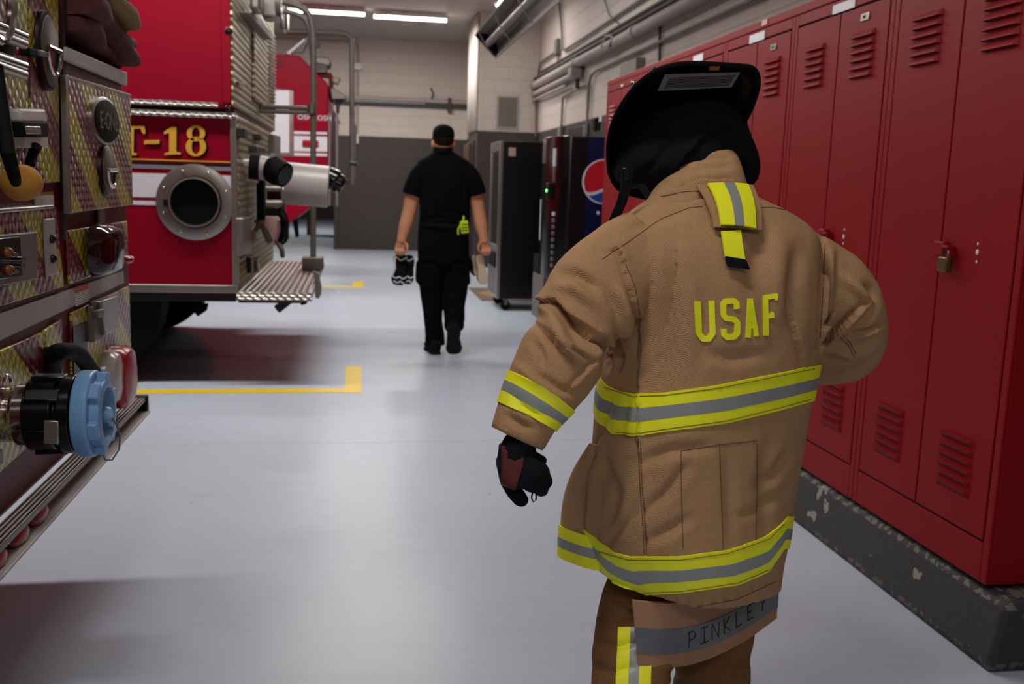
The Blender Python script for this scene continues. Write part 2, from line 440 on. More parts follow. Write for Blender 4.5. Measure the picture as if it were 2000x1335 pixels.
# dark door in the recess below it
d = struct(M().box((1.87, 15.95, 0), (1.93, 16.9, 2.05)).make('door_1', 'pipe_dark', None, False, bevel=.008))
M().box((1.855, 16.15, 1.0), (1.875, 16.7, 1.85)).make('door_pane', 'window_dark', d, False)
m = M()
for k in range(5): m.box((1.80, 15.98+k*.16, 0), (1.853, 16.05+k*.16, 2.0))
tag(m.make('folding_gate', 'brown_wood', None, True, bevel=.006), 'folded brown slatted gate standing in the dark doorway', 'gate')

# concrete plinth under the lockers
m = M(); pf = [(1.80, 0), (1.83, .2), (1.86, .215), (2.86, .215), (2.86, 0)]
m.loft([[(x, 2.33, z) for x, z in pf], [(x, 7.2, z) for x, z in pf]])
tag(m.make('concrete_plinth', 'concrete', None, True, bevel=.018, seg=3), 'low dark painted concrete plinth with chipped paint under the red lockers', 'plinth')

# painted bay lines
def patch(name, pts, lab):
    o = M().prism([ZP(x, y, .0015) for x, y in pts], (0, 0, .0012)).make(name, 'yellow_paint', None, False); struct(o)
def flat(name, x0, x1, y0, y1, x2, x3, y2, y3):
    m = M(); m.prism([(x0, y0, .0005), (x2, y0, .0005), (x2, y2, .0005), (x3, y2, .0005), (x3, y3, .0005), (x2, y3, .0005), (x2, y1, .0005), (x0, y1, .0005)], (0, 0, .0015)); struct(m.make(name, 'yellow_paint', None, False))
a = ZP(705, 765, 0); c = ZP(675, 715, 0)
flat('trim_2', -6, -.04, a.y-.02, a.y+.10, -.075, .035, a.y-.03, c.y)
a = ZP(711, 561, 0); c = ZP(700, 549, 0)
flat('trim_3', -6, -.06, a.y-.05, a.y+.12, -.05, .09, a.y-.05, c.y)

# ================================================================ LOCKERS
XL = 1.834; UW = .787
def louver(m, yc, zc, w, h, out, inv=False):
    y0, y1 = yc-w/2, yc+w/2; e = .008
    zt, zb = zc+h/2, zc-h/2
    if inv: zt, zb = zb, zt
    x = XL-.007
    m.loft([[(x+.002, y0, zt), (x-.0005, y0, zt), (x-.0005, y0, zb), (x+.002, y0, zb)],
            [(x+.002, y0+e, zt), (x-out*.4, y0+e, zt+(zb-zt)*.25), (x-out, y0+e, zb), (x+.002, y0+e, zb)],
            [(x+.002, y1-e, zt), (x-out*.4, y1-e, zt+(zb-zt)*.25), (x-out, y1-e, zb), (x+.002, y1-e, zb)],
            [(x+.002, y1, zt), (x-.0005, y1, zt), (x-.0005, y1, zb), (x+.002, y1, zb)]])
def make_locker(y0, lab):
    t = thing('metal_locker', (XL, y0, .228), lab, 'locker', 'red double door lockers in a row')
    y1 = y0+UW; zb, zt = .228, 2.085; dz0, dz1 = .355, 2.032; ym = y0+.388
    m = M(); m.box((XL+.004, y0+.001, zb), (XL+.52, y1-.001, zt))
    # face frame: two stiles, a base rail and a top rail
    m.box((XL-.006, y0+.001, zb), (XL+.004, y0+.030, zt)); m.box((XL-.006, y1-.030, zb), (XL+.004, y1-.001, zt))
    m.box((XL-.006, y0+.030, zb), (XL+.004, y1-.030, dz0-.008)); m.box((XL-.006, y0+.030, dz1+.008), (XL+.004, y1-.030, zt))
    m.make('cabinet_body', 'red_locker', t, False, bevel=.003)
    g = M(); g.box((XL+.001, y0+.0295, dz0-.009), (XL+.0045, y1-.0295, dz1+.009)); g.make('door_gap', 'gap_dark', t, False)
    for i, (a, b2) in enumerate(((y0+.036, ym-.0035), (ym+.0035, y1-.036))):
        d = M().box((XL-.007, a, dz0), (XL+.001, b2, dz1)).make('door', 'red_locker', t, False, bevel=.003)
        yc = (a+b2)/2 + (-.008 if i == 0 else .01)
        for k in range(6): l = M(); louver(l, yc, 1.932-k*.0285, .165, .02, .014); l.make('louver', 'red_locker', d, True)
        for k in range(6): l = M(); louver(l, yc, .618-k*.031, .165, .022, .012, True); l.make('louver', 'red_locker', d, True)
        if i == 0:
            h = M(); h.box((XL-.03, b2-.045, 1.17), (XL-.007, b2+.008, 1.215)); h.box((XL-.036, b2-.075, 1.165), (XL-.007, b2-.045, 1.205))
            h = h.make('latch', 'red_locker', d, False, bevel=.005)
            M().box((XL-.0375, b2-.068, 1.172), (XL-.036, b2-.052, 1.196)).make('keyhole', 'black_metal', h, False)
    return t
labs = ['nearest red double locker, with the brass padlock on its doors', 'second red double locker from the near end, paper strip above its doors',
        'third red double locker from the near end, metal number plate up high', 'red double locker straight behind the black fire helmet',
        'red double locker mostly hidden behind the helmeted person', 'farthest red double locker, next to the dark vending machine']
protos = make_locker(2.42, labs[0])
for k in range(1, 6):
    c = copy_tree(protos, (0, UW*k, 0)); c['label'] = labs[k]
# sloping top fillers over the row
m = M(); m.box((XL-.008, 2.42, 2.086), (XL+.5, 2.42+UW*6, 2.125)); tp = m.make('locker_top_cap', 'red_locker', None, False, bevel=.006)
tag(tp, 'long red metal cap strip running along the tops of all lockers', 'cap strip')
# padlock
t = thing('padlock', XP(1847, 520, XL-.03), 'small worn brass padlock hanging on the nearest locker latch', 'padlock')
p = XP(1845, 512, XL-.03)
M().box((p.x-.012, p.y-.022, p.z-.03), (p.x+.010, p.y+.022, p.z+.018)).make('lock_body', 'brass', t, True, bevel=.005)
pts = [p+V((0, .013, .015)), p+V((0, .013, .03))]+arc(p+V((0, 0, .03)), (0, 1, 0), (0, 0, 1), .013, 0, PI, 8)+[p+V((0, -.013, .015))]
M().tube(pts, .0035, 8).make('shackle', 'grey_metal', t)
# rivets, number plates, paper strips
for x, ys, which in ((1910, (476, 492, 511), 'nearest'), (1649, (448, 462, 475), 'second nearest')):
    m = M()
    for y, r in zip(ys, (.0045, .008, .0045)):
        q = XP(x-(y-ys[0])*.08, y, XL-.008); m.sphere(q, r, 10, (.4, .8, 1.2))
    tag(m.make('paint_chips', 'white_plastic', None), 'bare paint chips beside the latch of the %s locker' % which, 'paint chips')
for (x, y), wh in zip(((1690, 33), (1511, 92)), ('second', 'third')):
    q = XP(x, y, XL-.008); t = thing('number_plate', q, 'small aluminium number plate on the %s locker from the near end' % wh, 'plate')
    M().box((q.x-.003, q.y-.03, q.z-.014), (q.x+.001, q.y+.03, q.z+.014)).make('plate', 'grey_metal', t, True, bevel=.003)
    m = M(); text(m, '04' if wh == 'second' else '06', .018, (q.x-.0035, q.y+.011, q.z-.006), (0, -1, 0), (0, 0, 1), .001); m.make('numerals', 'ink', t, False)
for (x0, x1, y, h, nm, lb) in ((1627, 1669, 17, .017, 'white_paper', 'white paper name strip on the top rail of the second locker'),
                      (1464, 1493, 77, .019, 'white_paper', 'white paper name strip on the top rail of the third locker'),
                      (1354, 1373, 116, .019, 'white_paper', 'white paper strip on locker rail just above the helmet brim'),
                      (1213, 1216.5, 170, .009, 'white_paper', 'small pale sticker on the top rail of the farthest locker')):
    a, c = XP(x0, y, XL-.0072), XP(x1, y, XL-.0072); z = 2.056
    tag(M().box((XL-.0082, c.y, z-h), (XL-.0062, a.y, z+h)).make('paper_strip', nm, None, False), lb, 'label')
q = XP(1492, 62, XL-.01); tag(M().box((XL-.011, q.y-.03, 2.098), (XL-.0085, q.y+.03, 2.122)).make('paper_sticker', 'pink_note', None, False), 'pinkish sticker on the cap strip above the third locker', 'sticker')

# ================================================================ VENDING MACHINES
t = thing('drink_vending_machine', (2.1, 8.9, 0), 'dark blue and black drink vending machine with a round logo on its side', 'vending machine')
M().box((1.84, 8.40, .03), (2.66, 9.42, 1.785)).make('cabinet', 'navy_side', t, True, bevel=.012)
m = M(); pr = []   # bowed front door
for k in range(13):
    a = k/12; pr.append((1.85-.13*math.sin(PI*a)**.6 if 0 < a < 1 else 1.85, 8.40+1.02*a))
m.loft([[(x, y, .03) for x, y in pr]+[(1.86, 9.42, .03), (1.86, 8.4, .03)], [(x, y, 1.79) for x, y in pr]+[(1.86, 9.42, 1.79), (1.86, 8.4, 1.79)]])
m.make('front_door', 'black_gloss', t, True, bevel=.006)
M().box((2.0, 8.392, .06), (2.655, 8.401, 1.77)).make('side_panel', 'blue_panel', t, False)
lc = V((2.155, 8.39, 1.40)); R = .185
lg = M().lathe(lc+V((0, .004, 0)), (0, -1, 0), [(R+.012, 0), (R+.012, .004)], 40).make('round_logo', 'logo_white', t)
def seg(z0f, z1f, mat):
    a = []
    for k in range(21):
        x = -R+2*R*k/20; lim = math.sqrt(max(R*R-x*x, 0)); a.append((x, max(-lim, min(lim, z0f(x))), max(-lim, min(lim, z1f(x)))))
    m = M()
    for p0, p1 in zip(a, a[1:]): m.prism([(lc.x+p0[0], lc.y, lc.z+p0[1]), (lc.x+p1[0], lc.y, lc.z+p1[1]), (lc.x+p1[0], lc.y, lc.z+p1[2]), (lc.x+p0[0], lc.y, lc.z+p0[2])], (0, -.003, 0))
    m.make('logo_field', mat, lg, False)
wv = lambda x: .04*math.sin(x/R*2.2)
seg(lambda x: -.055+wv(x), lambda x: 1, 'logo_red'); seg(lambda x: -1, lambda x: -.085+wv(x), 'logo_blue')
M().sphere((2.115, 8.391, 1.125), .016, 14, (1, .3, 1)).make('lock_disc', 'logo_white', t)
def onfront(x, y): return XP(x, y, 1.725)
def fr(y, z, w, h, mat, nm, d=.012, par=t, X=None):
    a = (y-8.40)/1.02; x = (1.85-.13*max(0, math.sin(PI*a))**.6) if X is None else X
    return M().box((x-d, y-w/2, z-h/2), (x+.02, y+w/2, z+h/2)).make(nm, mat, par, True, bevel=.004)
fr(8.93, 1.66, .10, .21, 'grey_metal', 'badge')
fr(8.62, 1.60, .05, .16, 'white_stripe', 'price_card'); fr(8.62, 1.45, .04, .12, 'grey_metal', 'bill_slot')
g = fr(8.70, 1.30, .10, .15, 'black_metal', 'coin_unit', .03); M().sphere((1.715, 8.72, 1.305), .016, 12).make('indicator_lamp', 'green_led', g)
for k in range(9): fr(8.60, 1.10-k*.058, .045, .032, 'grey_metal' if k else 'white_stripe', 'select_button')
fr(9.2, .60, .3, .18, 'black_rubber', 'delivery_hatch', .03); fr(9.05, .3, .55, .42, 'dull_steel', 'kick_plate')
m = fr(9.28, 1.02, .10, .40, 'logo_white', 'front_logo_strip', .004); fr(9.30, 1.35, .12, .3, 'lens_dark', 'front_picture', .004)

t = thing('snack_vending_machine', (1.9, 10.6, 0), 'black snack vending machine with aluminium framed glass front on casters', 'vending machine')
M().box((1.52, 10.22, .13), (2.4, 10.93, 1.80)).make('cabinet', 'black_metal', t, True, bevel=.006)
m = M()
for y in (10.225, 10.885): m.box((1.485, y, .13), (1.522, y+.045, 1.80))
m.box((1.487, 10.26, 1.70), (1.522, 10.9, 1.80)); m.box((1.487, 10.26, .66), (1.522, 10.9, .70)); m.box((1.487, 10.26, .13), (1.522, 10.9, .16))
m.make('front_frame', 'grey_metal', t, True, bevel=.004)
M().box((1.497, 10.27, .70), (1.52, 10.89, 1.70)).make('glass_front', 'window_dark', t, False)
M().box((1.490, 10.27, .16), (1.52, 10.89, .66)).make('lower_panel', 'dull_steel', t, False)
M().box((1.475, 10.32, .46), (1.5, 10.85, .62)).make('delivery_hatch', 'black_rubber', t, True, bevel=.006)
nt = M(); a, b2 = YP(996, 288, 10.215), YP(1007, 305, 10.215); nt.box((a.x-.01, 10.213, b2.z), (b2.x, 10.219, a.z)); nt.make('paper_note', 'pink_note', t, False)
for (x, y) in ((1.60, 10.29), (1.60, 10.86), (2.3, 10.29), (2.3, 10.86)):
    w = M().lathe((x, y-.018, .055), (0, 1, 0), [(.02, 0), (.05, 0), (.055, .008), (.055, .028), (.05, .036), (.02, .036)], 20).make('caster', 'black_rubber', t)
    M().box((x-.02, y-.026, .06), (x+.02, y-.021, .132)).box((x-.02, y+.021, .06), (x+.02, y+.026, .132)).box((x-.03, y-.03, .124), (x+.03, y+.03, .132)).make('caster_fork', 'dull_steel', w, False)

t = thing('door_mat', (1.8, 11.7, 0), 'brown entrance mat with a pale worn emblem beside the snack machine', 'mat')
M().box((1.44, 11.1, .0005), (2.5, 12.42, .012)).make('mat_body', 'door_mat', t, False, bevel=.003)
m = M(); c0 = V((1.72, 11.72, .0125))
for k in range(3):
    m.prism([c0+V((.21*math.cos(a)*(1+.08*math.sin(5*a+k)), .36*math.sin(a)*(1+.06*math.cos(7*a)), k*.0001)) for a in [2*PI*j/40 for j in range(40)]], (0, 0, .0006)); break
m.make('emblem', 'hose_tan', t, False)

# ================================================================ WALL SERVICES
XPIPE = 2.80
def run(name, pts, r, mat, lab, cat='pipe', X=XPIPE, bend=.08, parts=None):
    P = bendpath([XP(x, y, X) for x, y in pts], bend)
    o = M().tube(P, r, 12).make(name, mat, None); tag(o, lab, cat, 'pipes and conduits on the right wall'); return o
def ext(y, z, y1, X=XPIPE): return V((X, y, z)), V((X, y1, z))
def straight(name, z, y0, y1, r, mat, lab, X=XPIPE, cat='pipe', clips=()):
    t = thing(name, (X, (y0+y1)/2, z), lab, cat, 'pipes and conduits on the right wall')
    M().cyl((X, y0, z), (X, y1, z), r, seg=16).make('pipe_run', mat, t)
    for y in clips: M().cyl((X, y-.06, z), (X, y+.06, z), r*1.18, seg=16).make('coupling', mat, t)
    for k in range(int((y1-y0)//3)):
        y = y0+1.1+3*k; M().box((X-.01, y-.015, z-.015), (XW-.001, y+.015, z+.015)).make('wall_bracket', 'dull_steel', t, False)
    return t
straight('water_pipe', 2.925, 1, 15.74, .062, 'pipe_cream', 'thickest cream painted pipe running along the right wall', clips=(9.9, 12.6))
straight('water_pipe', 3.035, 1, 15.74, .024, 'pipe_dark', 'dark pipe just above the thickest cream pipe', X=2.82)
straight('water_pipe', 3.10, 1, 15.3, .018, 'pipe_dark', 'thin dark pipe highest of the parallel wall pipes', X=2.84)
straight('water_pipe', 2.79, 12.6, 15.74, .04, 'pipe_cream', 'short cream pipe below the thickest one, ending at a valve', clips=(12.7,))
straight('water_pipe', 2.70, 13.2, 15.74, .02, 'pipe_cream', 'short thin lowest cream pipe beside the corner')
t = thing('pipe_valve', (2.78, 12.55, 2.79), 'pale square valve housing at the end of the short cream pipe', 'valve')
M().box((2.70, 12.45, 2.72), (2.86, 12.68, 2.86)).make('valve_body', 'pipe_cream', t, True, bevel=.03)
M().cyl((2.80, 12.5, 2.6), (2.80, 12.5, 2.72), .03).make('valve_stem', 'pipe_dark', t)
z7 = XP(1300, 79, 2.84).z
run('conduit', [(1145, 262), (1152, 150), (1165, 137), (1480, -4), (1900, -190)], .017, 'conduit', 'grey conduit that bends down the wall left of the farthest locker', 'conduit', 2.84, .12)
run('conduit', [(1289, 30), (1288, 160)], .016, 'pipe_dark', 'short dark vertical conduit dropping behind the helmet', 'conduit', 2.85)
run('conduit', [(1090, -20), (1097, 60), (1098, 97), (1106, 96), (1300, -32)], .018, 'conduit', 'grey conduit rising from a bend beside the junction box', 'conduit', 2.84, .05)
run('conduit', [(1051, 150), (1054, 124), (1089, 98)], .018, 'conduit', 'short bent conduit left of the junction box', 'conduit', 2.84, .1)
run('conduit', [(1089, 95), (1089, 134)], .014, 'conduit', 'short vertical conduit under the junction box', 'conduit', 2.84)
run('conduit', [(1096, 262), (1099, 190), (1149, 163), (1146, 262)], .016, 'conduit', 'conduit looping over between the two vending machine sockets', 'conduit', 2.84, .07)
run('conduit', [(1047, 195), (1046, 266)], .014, 'conduit', 'vertical grey conduit in the wall corner above the drink machine', 'conduit', 2.84)
run('cable', [(1180, -3), (1190, 30), (1212, 50)], .006, 'pipe_dark', 'thin dark cable dangling across the wall above the pipes', 'cable', 2.86)
a = XP(1089, 92, 2.84); tag(M().box((2.80, a.y-.09, a.z-.11), (XW, a.y+.09, a.z+.11)).make('junction_box', 'conduit', None, True, bevel=.01), 'small grey junction box on the wall above the cream pipes', 'box')
t = thing('cable_coil', XP(1185, 83, 2.76), 'loop of pale cable hung on the wall pipes', 'cable coil')
c0 = XP(1185, 83, 2.74); M().tube([c0+V((.012*math.sin(3*a), .21*math.cos(a), .07*math.sin(a))) for a in [2*PI*k/28 for k in range(28)]], .012, 8, closed=True).make('loop', 'pipe_cream', t)
for (x, y), lb in zip(((1096, 254), (1146, 252)), ('left', 'right')):
    a = XP(x, y, 2.85); tag(M().box((2.81, a.y-.05, a.z-.16), (XW, a.y+.05, a.z+.05)).make('wall_socket', 'grey_box' if lb == 'left' else 'conduit', None, True, bevel=.008), 'grey socket box under the %s leg of the conduit loop' % lb, 'socket')
a = XP(1163, 240, 2.85)
t = thing('plug_cord', (2.86, a.y, a.z), 'black plug with cord on the wall above the drink machine', 'plug')
M().box((2.83, a.y-.06, a.z-.09), (XW, a.y+.06, a.z+.06)).make('plug_head', 'black_rubber', t, True, bevel=.01)
a = XP(1171, 243, 2.86); tag(M().box((2.86, a.y-.05, a.z-.08), (XW, a.y+.05, a.z+.10)).make('switch_plate', 'white_plastic', None, True, bevel=.006), 'narrow pale switch plate between plug and farthest locker', 'switch')
a, c = XP(1172, 198, 2.84), XP(1184, 224, 2.84)
tag(M().box((2.78, 9.75, 2.28), (XW, 10.35, 2.66)).make('wall_panel', 'grey_box', None, True, bevel=.01), 'grey electrical panel on the wall beside the farthest locker', 'panel')
# dark opening frame on the wall above the drink machine
tag(M().box((2.86, 10.6, .0), (XW-.001, 13.2, 2.13)).make('roller_shutter', 'visor', None, False, bevel=.006), 'dark shutter frame set in the wall behind the drink machine', 'shutter')

# grille on the recess wall
t = thing('wall_grille', (2.39, 15.71, 2.5), 'square pale wall grille with dark slots above the vending machines', 'grille')
m = M(); x0, x1, z0, z1 = 2.24, 2.545, 2.265, 2.725
m.box((x0-.025, 15.69, z0-.025), (x1+.025, 15.72, z0)); m.box((x0-.025, 15.69, z1), (x1+.025, 15.72, z1+.025))
m.box((x0-.025, 15.69, z0), (x0, 15.72, z1)); m.box((x1, 15.69, z0), (x1+.025, 15.72, z1)); m.make('grille_frame', 'pipe_cream', t, False)
M().box((x0, 15.712, z0), (x1, 15.719, z1)).make('duct_opening', 'black_rubber', t, False)
m = M()
for k in range(20):
    z = z0+.012+k*.0228; m.box((x0, 15.695, z-.004), (x1, 15.708, z+.0065))
m.make('grille_slats', 'pipe_cream', t, False)

# back wall services
t = thing('cable_tray', (.4, 19.2, 2.85), 'long pale conduit tray with grey underside along the back wall', 'tray')
M().cyl((-4, 19.17, 2.90), (2.12, 19.17, 2.90), .045, seg=12).make('tray_pipe', 'pipe_cream', t)
M().box((-4, 19.15, 2.78), (2.12, 19.245, 2.855)).make('tray_channel', 'pipe_dark', t, False, bevel=.01)
M().box((-1.5, 19.12, 2.82), (1.3, 19.16, 2.87)).make('tray_flange', 'conduit', t, False)
for x in (1.77,): M().box((x-.03, 19.10, 2.70), (x+.03, 19.245, 2.97)).make('tray_clamp', 'pipe_dark', t, True, bevel=.01)
tag(M().tube(bendpath([V((1.42, 19.15, 2.93)), V((1.45, 19.12, 3.03)), V((1.42, 19.1, 3.10)), V((1.40, 19.12, 3.14))], .03), .014, 8).make('hook', 'black_rubber', None), 'small black hook standing on the back wall tray', 'hook')
t = thing('wall_conduit', (.02, 19.22, 3.0), 'thin vertical conduit with a white box on the back wall', 'conduit')
M().tube(bendpath([V((-2.6, 19.2, 3.93)), V((-.02, 19.2, 3.93)), V((.02, 19.2, 3.8)), V((.0, 19.2, 2.1))], .1), .022, 10).make('conduit_run', 'pipe_cream', t)
M().box((-.06, 19.15, 3.42), (.09, 19.25, 3.55)).make('white_box', 'white_plastic', t, True, bevel=.01)
M().box((-.045, 19.17, 2.04), (.03, 19.25, 2.22)).make('light_switch', 'white_plastic', t, True, bevel=.008)

# ceiling hung radiant heater
t = thing('radiant_heater', (1.75, 9, 3.1), 'long ceiling hung radiant tube heater with tilted steel reflector', 'heater')
A = V((1.52, 0, 3.26)); B = V((1.79, 0, 2.985)); nrm = V((.70, 0, .71)); mid = (A+B)/2
Y0, Y1 = 3.6, 13.0
pf = [A, A+nrm*.05, mid+nrm*.14+(A-mid)*.45, mid+nrm*.14+(B-mid)*.45, B+nrm*.05, B]
m = M(); m.loft([[p+V((0, Y0, 0)) for p in pf], [p+V((0, Y1, 0)) for p in pf]], closed=False)
o = m.make('reflector', 'dull_steel', t, True, 20); md = o.modifiers.new('s', 'SOLIDIFY'); md.thickness = .004
M().prism([p+V((0, Y1, 0)) for p in pf], (0, .006, 0)).make('end_plate', 'black_metal', t, False)
M().cyl(mid+nrm*.055+V((0, Y0, 0)), mid+nrm*.055+V((0, Y1-.1, 0)), .05, seg=18).make('heater_tube', 'grey_metal', t)
for p in (A, B): M().cyl(p+V((0, Y0, 0)), p+V((0, Y1, 0)), .012, seg=8).make('reflector_lip', 'grey_metal', t)
for k in range(7):
    y = Y1-.35-1.4*k; M().tube([A+V((0, y, 0)), mid-nrm*.02+V((0, y+.15, 0)), B+V((0, y+.3, 0))], .006, 6).make('guard_wire', 'grey_metal', t)
    M().tube([mid+nrm*.14+V((0, y, 0)), V((mid.x+.1, y, 4.02))], .006, 6).make('hanger_rod', 'pipe_dark', t)

# fluorescent fixtures
def fixture(x, y, L, lab, along='x', z=3.93, power=60, tilt=0.0, w=.13, hang=False):
    t = thing('ceiling_light', (x, y, z), lab, 'ceiling light', 'fluorescent ceiling lights')
    d = V((1, 0, 0)) if along == 'x' else V((0, 1, 0)); e = V((0, 1, 0)) if along == 'x' else V((1, 0, 0))
    M().obox((x, y, z+.05), d*(L/2), e*(w*.8), V((0, 0, .035))).make('housing', 'white_plastic', t, True, bevel=.008)
    m = M(); c = V((x, y, z)); n = 9
    rings = [[c + d*s + e*(w/2*math.cos(PI+PI*k/n)) + V((0, 0, .045*math.sin(PI+PI*k/n)+.02)) for k in range(n+1)] for s in (-L/2, L/2)]
    m.loft(rings); m.make('diffuser', 'tube_glow', t)
    l = bpy.data.lights.new('lamp', 'AREA'); l.shape = 'RECTANGLE'; l.size = L; l.size_y = w*1.5; l.energy = power; l.color = (1, .95, .90)
    lo = bpy.data.objects.new('lamp', l); COL.objects.link(lo); lo.location = (x, y, z-.05); lo.rotation_euler = (0, 0, 0 if along == 'x' else PI/2)
    return t
E1 = 60
fixture(.835, 16.15, 1.16, 'right hand lit fluorescent tube near the back wall', power=E1)
fixture(-.47, 16.02, 1.16, 'left hand lit fluorescent tube near the back wall', power=E1)
FIX = [(-2.9, 10.2, 90), (-.2, 10.2, 110), (-3.2, 5.75, 60), (-.5, 5.75, 85), (-1.3, .7, 85), (.3, -2.6, 45)]
EXPO = 0.15
# ================================================================ NEAR FIRE ENGINE (rear face)
XF = -.80
NT_ = thing('fire_engine', (-3, 2.28, 0), 'nearest fire engine, its red and yellow diamond plate rear with a blue capped hydrant inlet', 'fire engine', 'fire trucks')
def np_(pts, x0, th, nm, mat, par=NT_, bevel=.004, smooth=True):
    return M().prism([XP(x, y, x0+th)-V((th, 0, 0)) for x, y in pts], (th, 0, 0)).make(nm, mat, par, smooth, bevel=bevel)
def yz(y0, z0, y1, z1, x0, th, nm, mat, par=NT_, bevel=.004):
    return M().box((x0, y0, z0), (x0+th, y1, z1)).make(nm, mat, par, True, bevel=bevel)
YR = 3.60
yz(.95, .56, YR, 1.70, -8.5, 8.5+XF, 'body', 'red_dark', bevel=.015)
yz(.95, 1.70, 2.93, 3.05, -8.5, 8.5+XF, 'body_upper', 'red_dark', bevel=.015)
yz(2.95, 1.70, YR, 1.72, -8.5, 8.5+XF-.05, 'hose_bed_floor', 'dull_steel')
yz(1.1, .34, 3.45, .58, -8.3, 7.0, 'chassis', 'black_metal')
for x in (-3.0, -7.2):
    for y in (1.0, 3.2):
        w = M().lathe((x, y, .52), (0, 1, 0), [(.25, 0), (.48, 0), (.52, .03), (.52, .30), (.48, .33), (.25, .33)], 32).make('wheel', 'black_rubber', NT_)
# --- bumper / rear step
m = M(); m.box((XF, .95, .542), (-.748, 3.56, .556)); m.make('rear_step', 'rib', NT_, False, bevel=.002)
m = M(); m.box((XF+.002, .95, .505), (-.775, 3.56, .542)); m.box((XF, .95, .497), (-.735, 3.56, .505)); m.make('step_channel', 'silver_stripe', NT_, False, bevel=.002)
M().box((XF-.01, 3.55, .49), (-.742, 3.575, .562)).make('step_end_cap', 'black_metal', NT_, True, bevel=.005)
for x0, x1, y0, y1 in ((57, 89, 985, 1033), (18, 52, 1028, 1078), (-25, 8, 1078, 1125)):
    a, c = XP((x0), (y0+y1)/2, -.765), XP(x1, (y0+y1)/2, -.765)
    M().sphere((-.765, (a.y+c.y)/2, .523), .022, 16, (.9, (c.y-a.y)/.044, 1.0)).make('marker_lamp', 'lens_pink', NT_)
# --- panels
np_([(-60, -60), (54, -30), (56, 205), (58, 360), (-60, 352)], XF, .012, 'rear_panel', 'chevron')
np_([(57, -30), (114, -20), (118, 356), (60, 360)], XF, .010, 'rear_panel', 'chevron')
np_([(122, -40), (127, -40), (131, 470), (125, 470)], XF, .006, 'panel_seam', 'gap_dark', bevel=0)
np_([(131, 91), (249, 141), (249, 168), (131, 119)], XF, .016, 'silver_rail', 'silver_stripe')
fl = np_([(133, 150), (255, 187), (260, 400), (139, 417)], XF+.012, .014, 'access_door', 'chevron', bevel=.004)
np_([(130, 146), (256, 184), (256, 189), (130, 151)], XF, .028, 'door_edge', 'grey_metal', fl, bevel=.001)
np_([(129, 150), (133, 150), (140, 418), (136, 418)], XF+.012, .016, 'door_edge', 'grey_metal', fl, bevel=.001)
# oval maker's badge on the door
bc = XP(201, 236, XF+.026); 
def oval(c, ry, rz, th, nm, mat, par, seg=36, lip=0):
    m = M(); rings = [[V(c)+V((x, ry*s*math.cos(2*PI*k/seg), rz*s*math.sin(2*PI*k/seg))) for k in range(seg)] for x, s in ((0, 1), (th*.7, 1), (th, .93))]
    return m.loft(rings).make(nm, mat, par)
o = oval(bc, .165, .072, .012, 'maker_badge', 'grey_metal', fl)
o2 = oval(bc+V((.008, 0, 0)), .148, .063, .009, 'maker_badge_face', 'black_rubber', fl)
m = M(); text(m, 'E-ONE', .074, bc+V((.0175, -.106, -.026)), (0, 1, 0), (0, 0, 1), .003); m.make('badge_lettering', 'dull_steel', fl, False)
def dlatch(px_, py_, ry, rz, nm, par, X=XF+.012):
    c = XP(px_, py_, X); o = oval(c, ry, rz, .012, nm, 'black_metal', par)
    oval(c+V((.006, 0, 0)), ry*.84, rz*.88, .010, 'latch_dish', 'dull_steel', o)
    pts = [c+V((.022, ry*.62*math.cos(a), rz*.05+rz*.62*math.sin(a))) for a in [PI+PI*k/14 for k in range(15)]]
    M().tube(pts+[pts[0]], .007, 8).make('latch_ring', 'chrome', o)
    return o
dlatch(205, 335, .085, .080, 'door_latch', fl, XF+.026)
h = dlatch(88, 99, .080, .100, 'door_latch', NT_)
np_([(58, 93), (80, 97), (80, 112), (58, 109)], XF+.012, .02, 'latch_paddle', 'black_rubber', h)
np_([(78, 96), (100, 103), (100, 113), (78, 108)], XF+.012, .024, 'latch_paddle', 'dull_steel', h)
# stacked chrome grab rails at the very left
for y0, y1 in ((50, 72), (68, 88), (115, 130), (132, 148)):
    M().cyl(XP(-50, y0-20, XF+.045), XP(46, y1-2, XF+.045), .012, seg=12).make('grab_rail', 'chrome' if y0 in (50, 115) else 'grey_metal', NT_)
np_([(-40, 70), (28, 87), (28, 118), (-40, 108)], XF+.010, .016, 'recess', 'black_rubber', NT_)
M().tube(arc(XP(-10, -20, XF+.05), (0, 1, 0), (0, 0, 1), .10, -PI*.55, -.05, 10), .012, 10).make('grab_rail', 'chrome', NT_)
# white latch block
t = np_([(41, 213), (89, 213), (93, 240), (44, 240)], XF+.01, .05, 'latch_block', 'white_plastic', NT_, .006)
np_([(44, 238), (93, 238), (96, 268), (46, 268)], XF+.01, .055, 'latch_block_band', 'black_rubber', t)
np_([(50, 264), (94, 264), (95, 289), (52, 289)], XF+.01, .04, 'latch_block_foot', 'white_plastic', t)
np_([(52, 246), (80, 246), (82, 262), (54, 262)], XF+.065, .006, 'latch_window', 'grey_metal', t)
# lower red strip with caution label
np_([(68, 378), (104, 374), (106, 398), (70, 401)], XF, .004, 'label_plate', 'caution_label', NT_, 0)
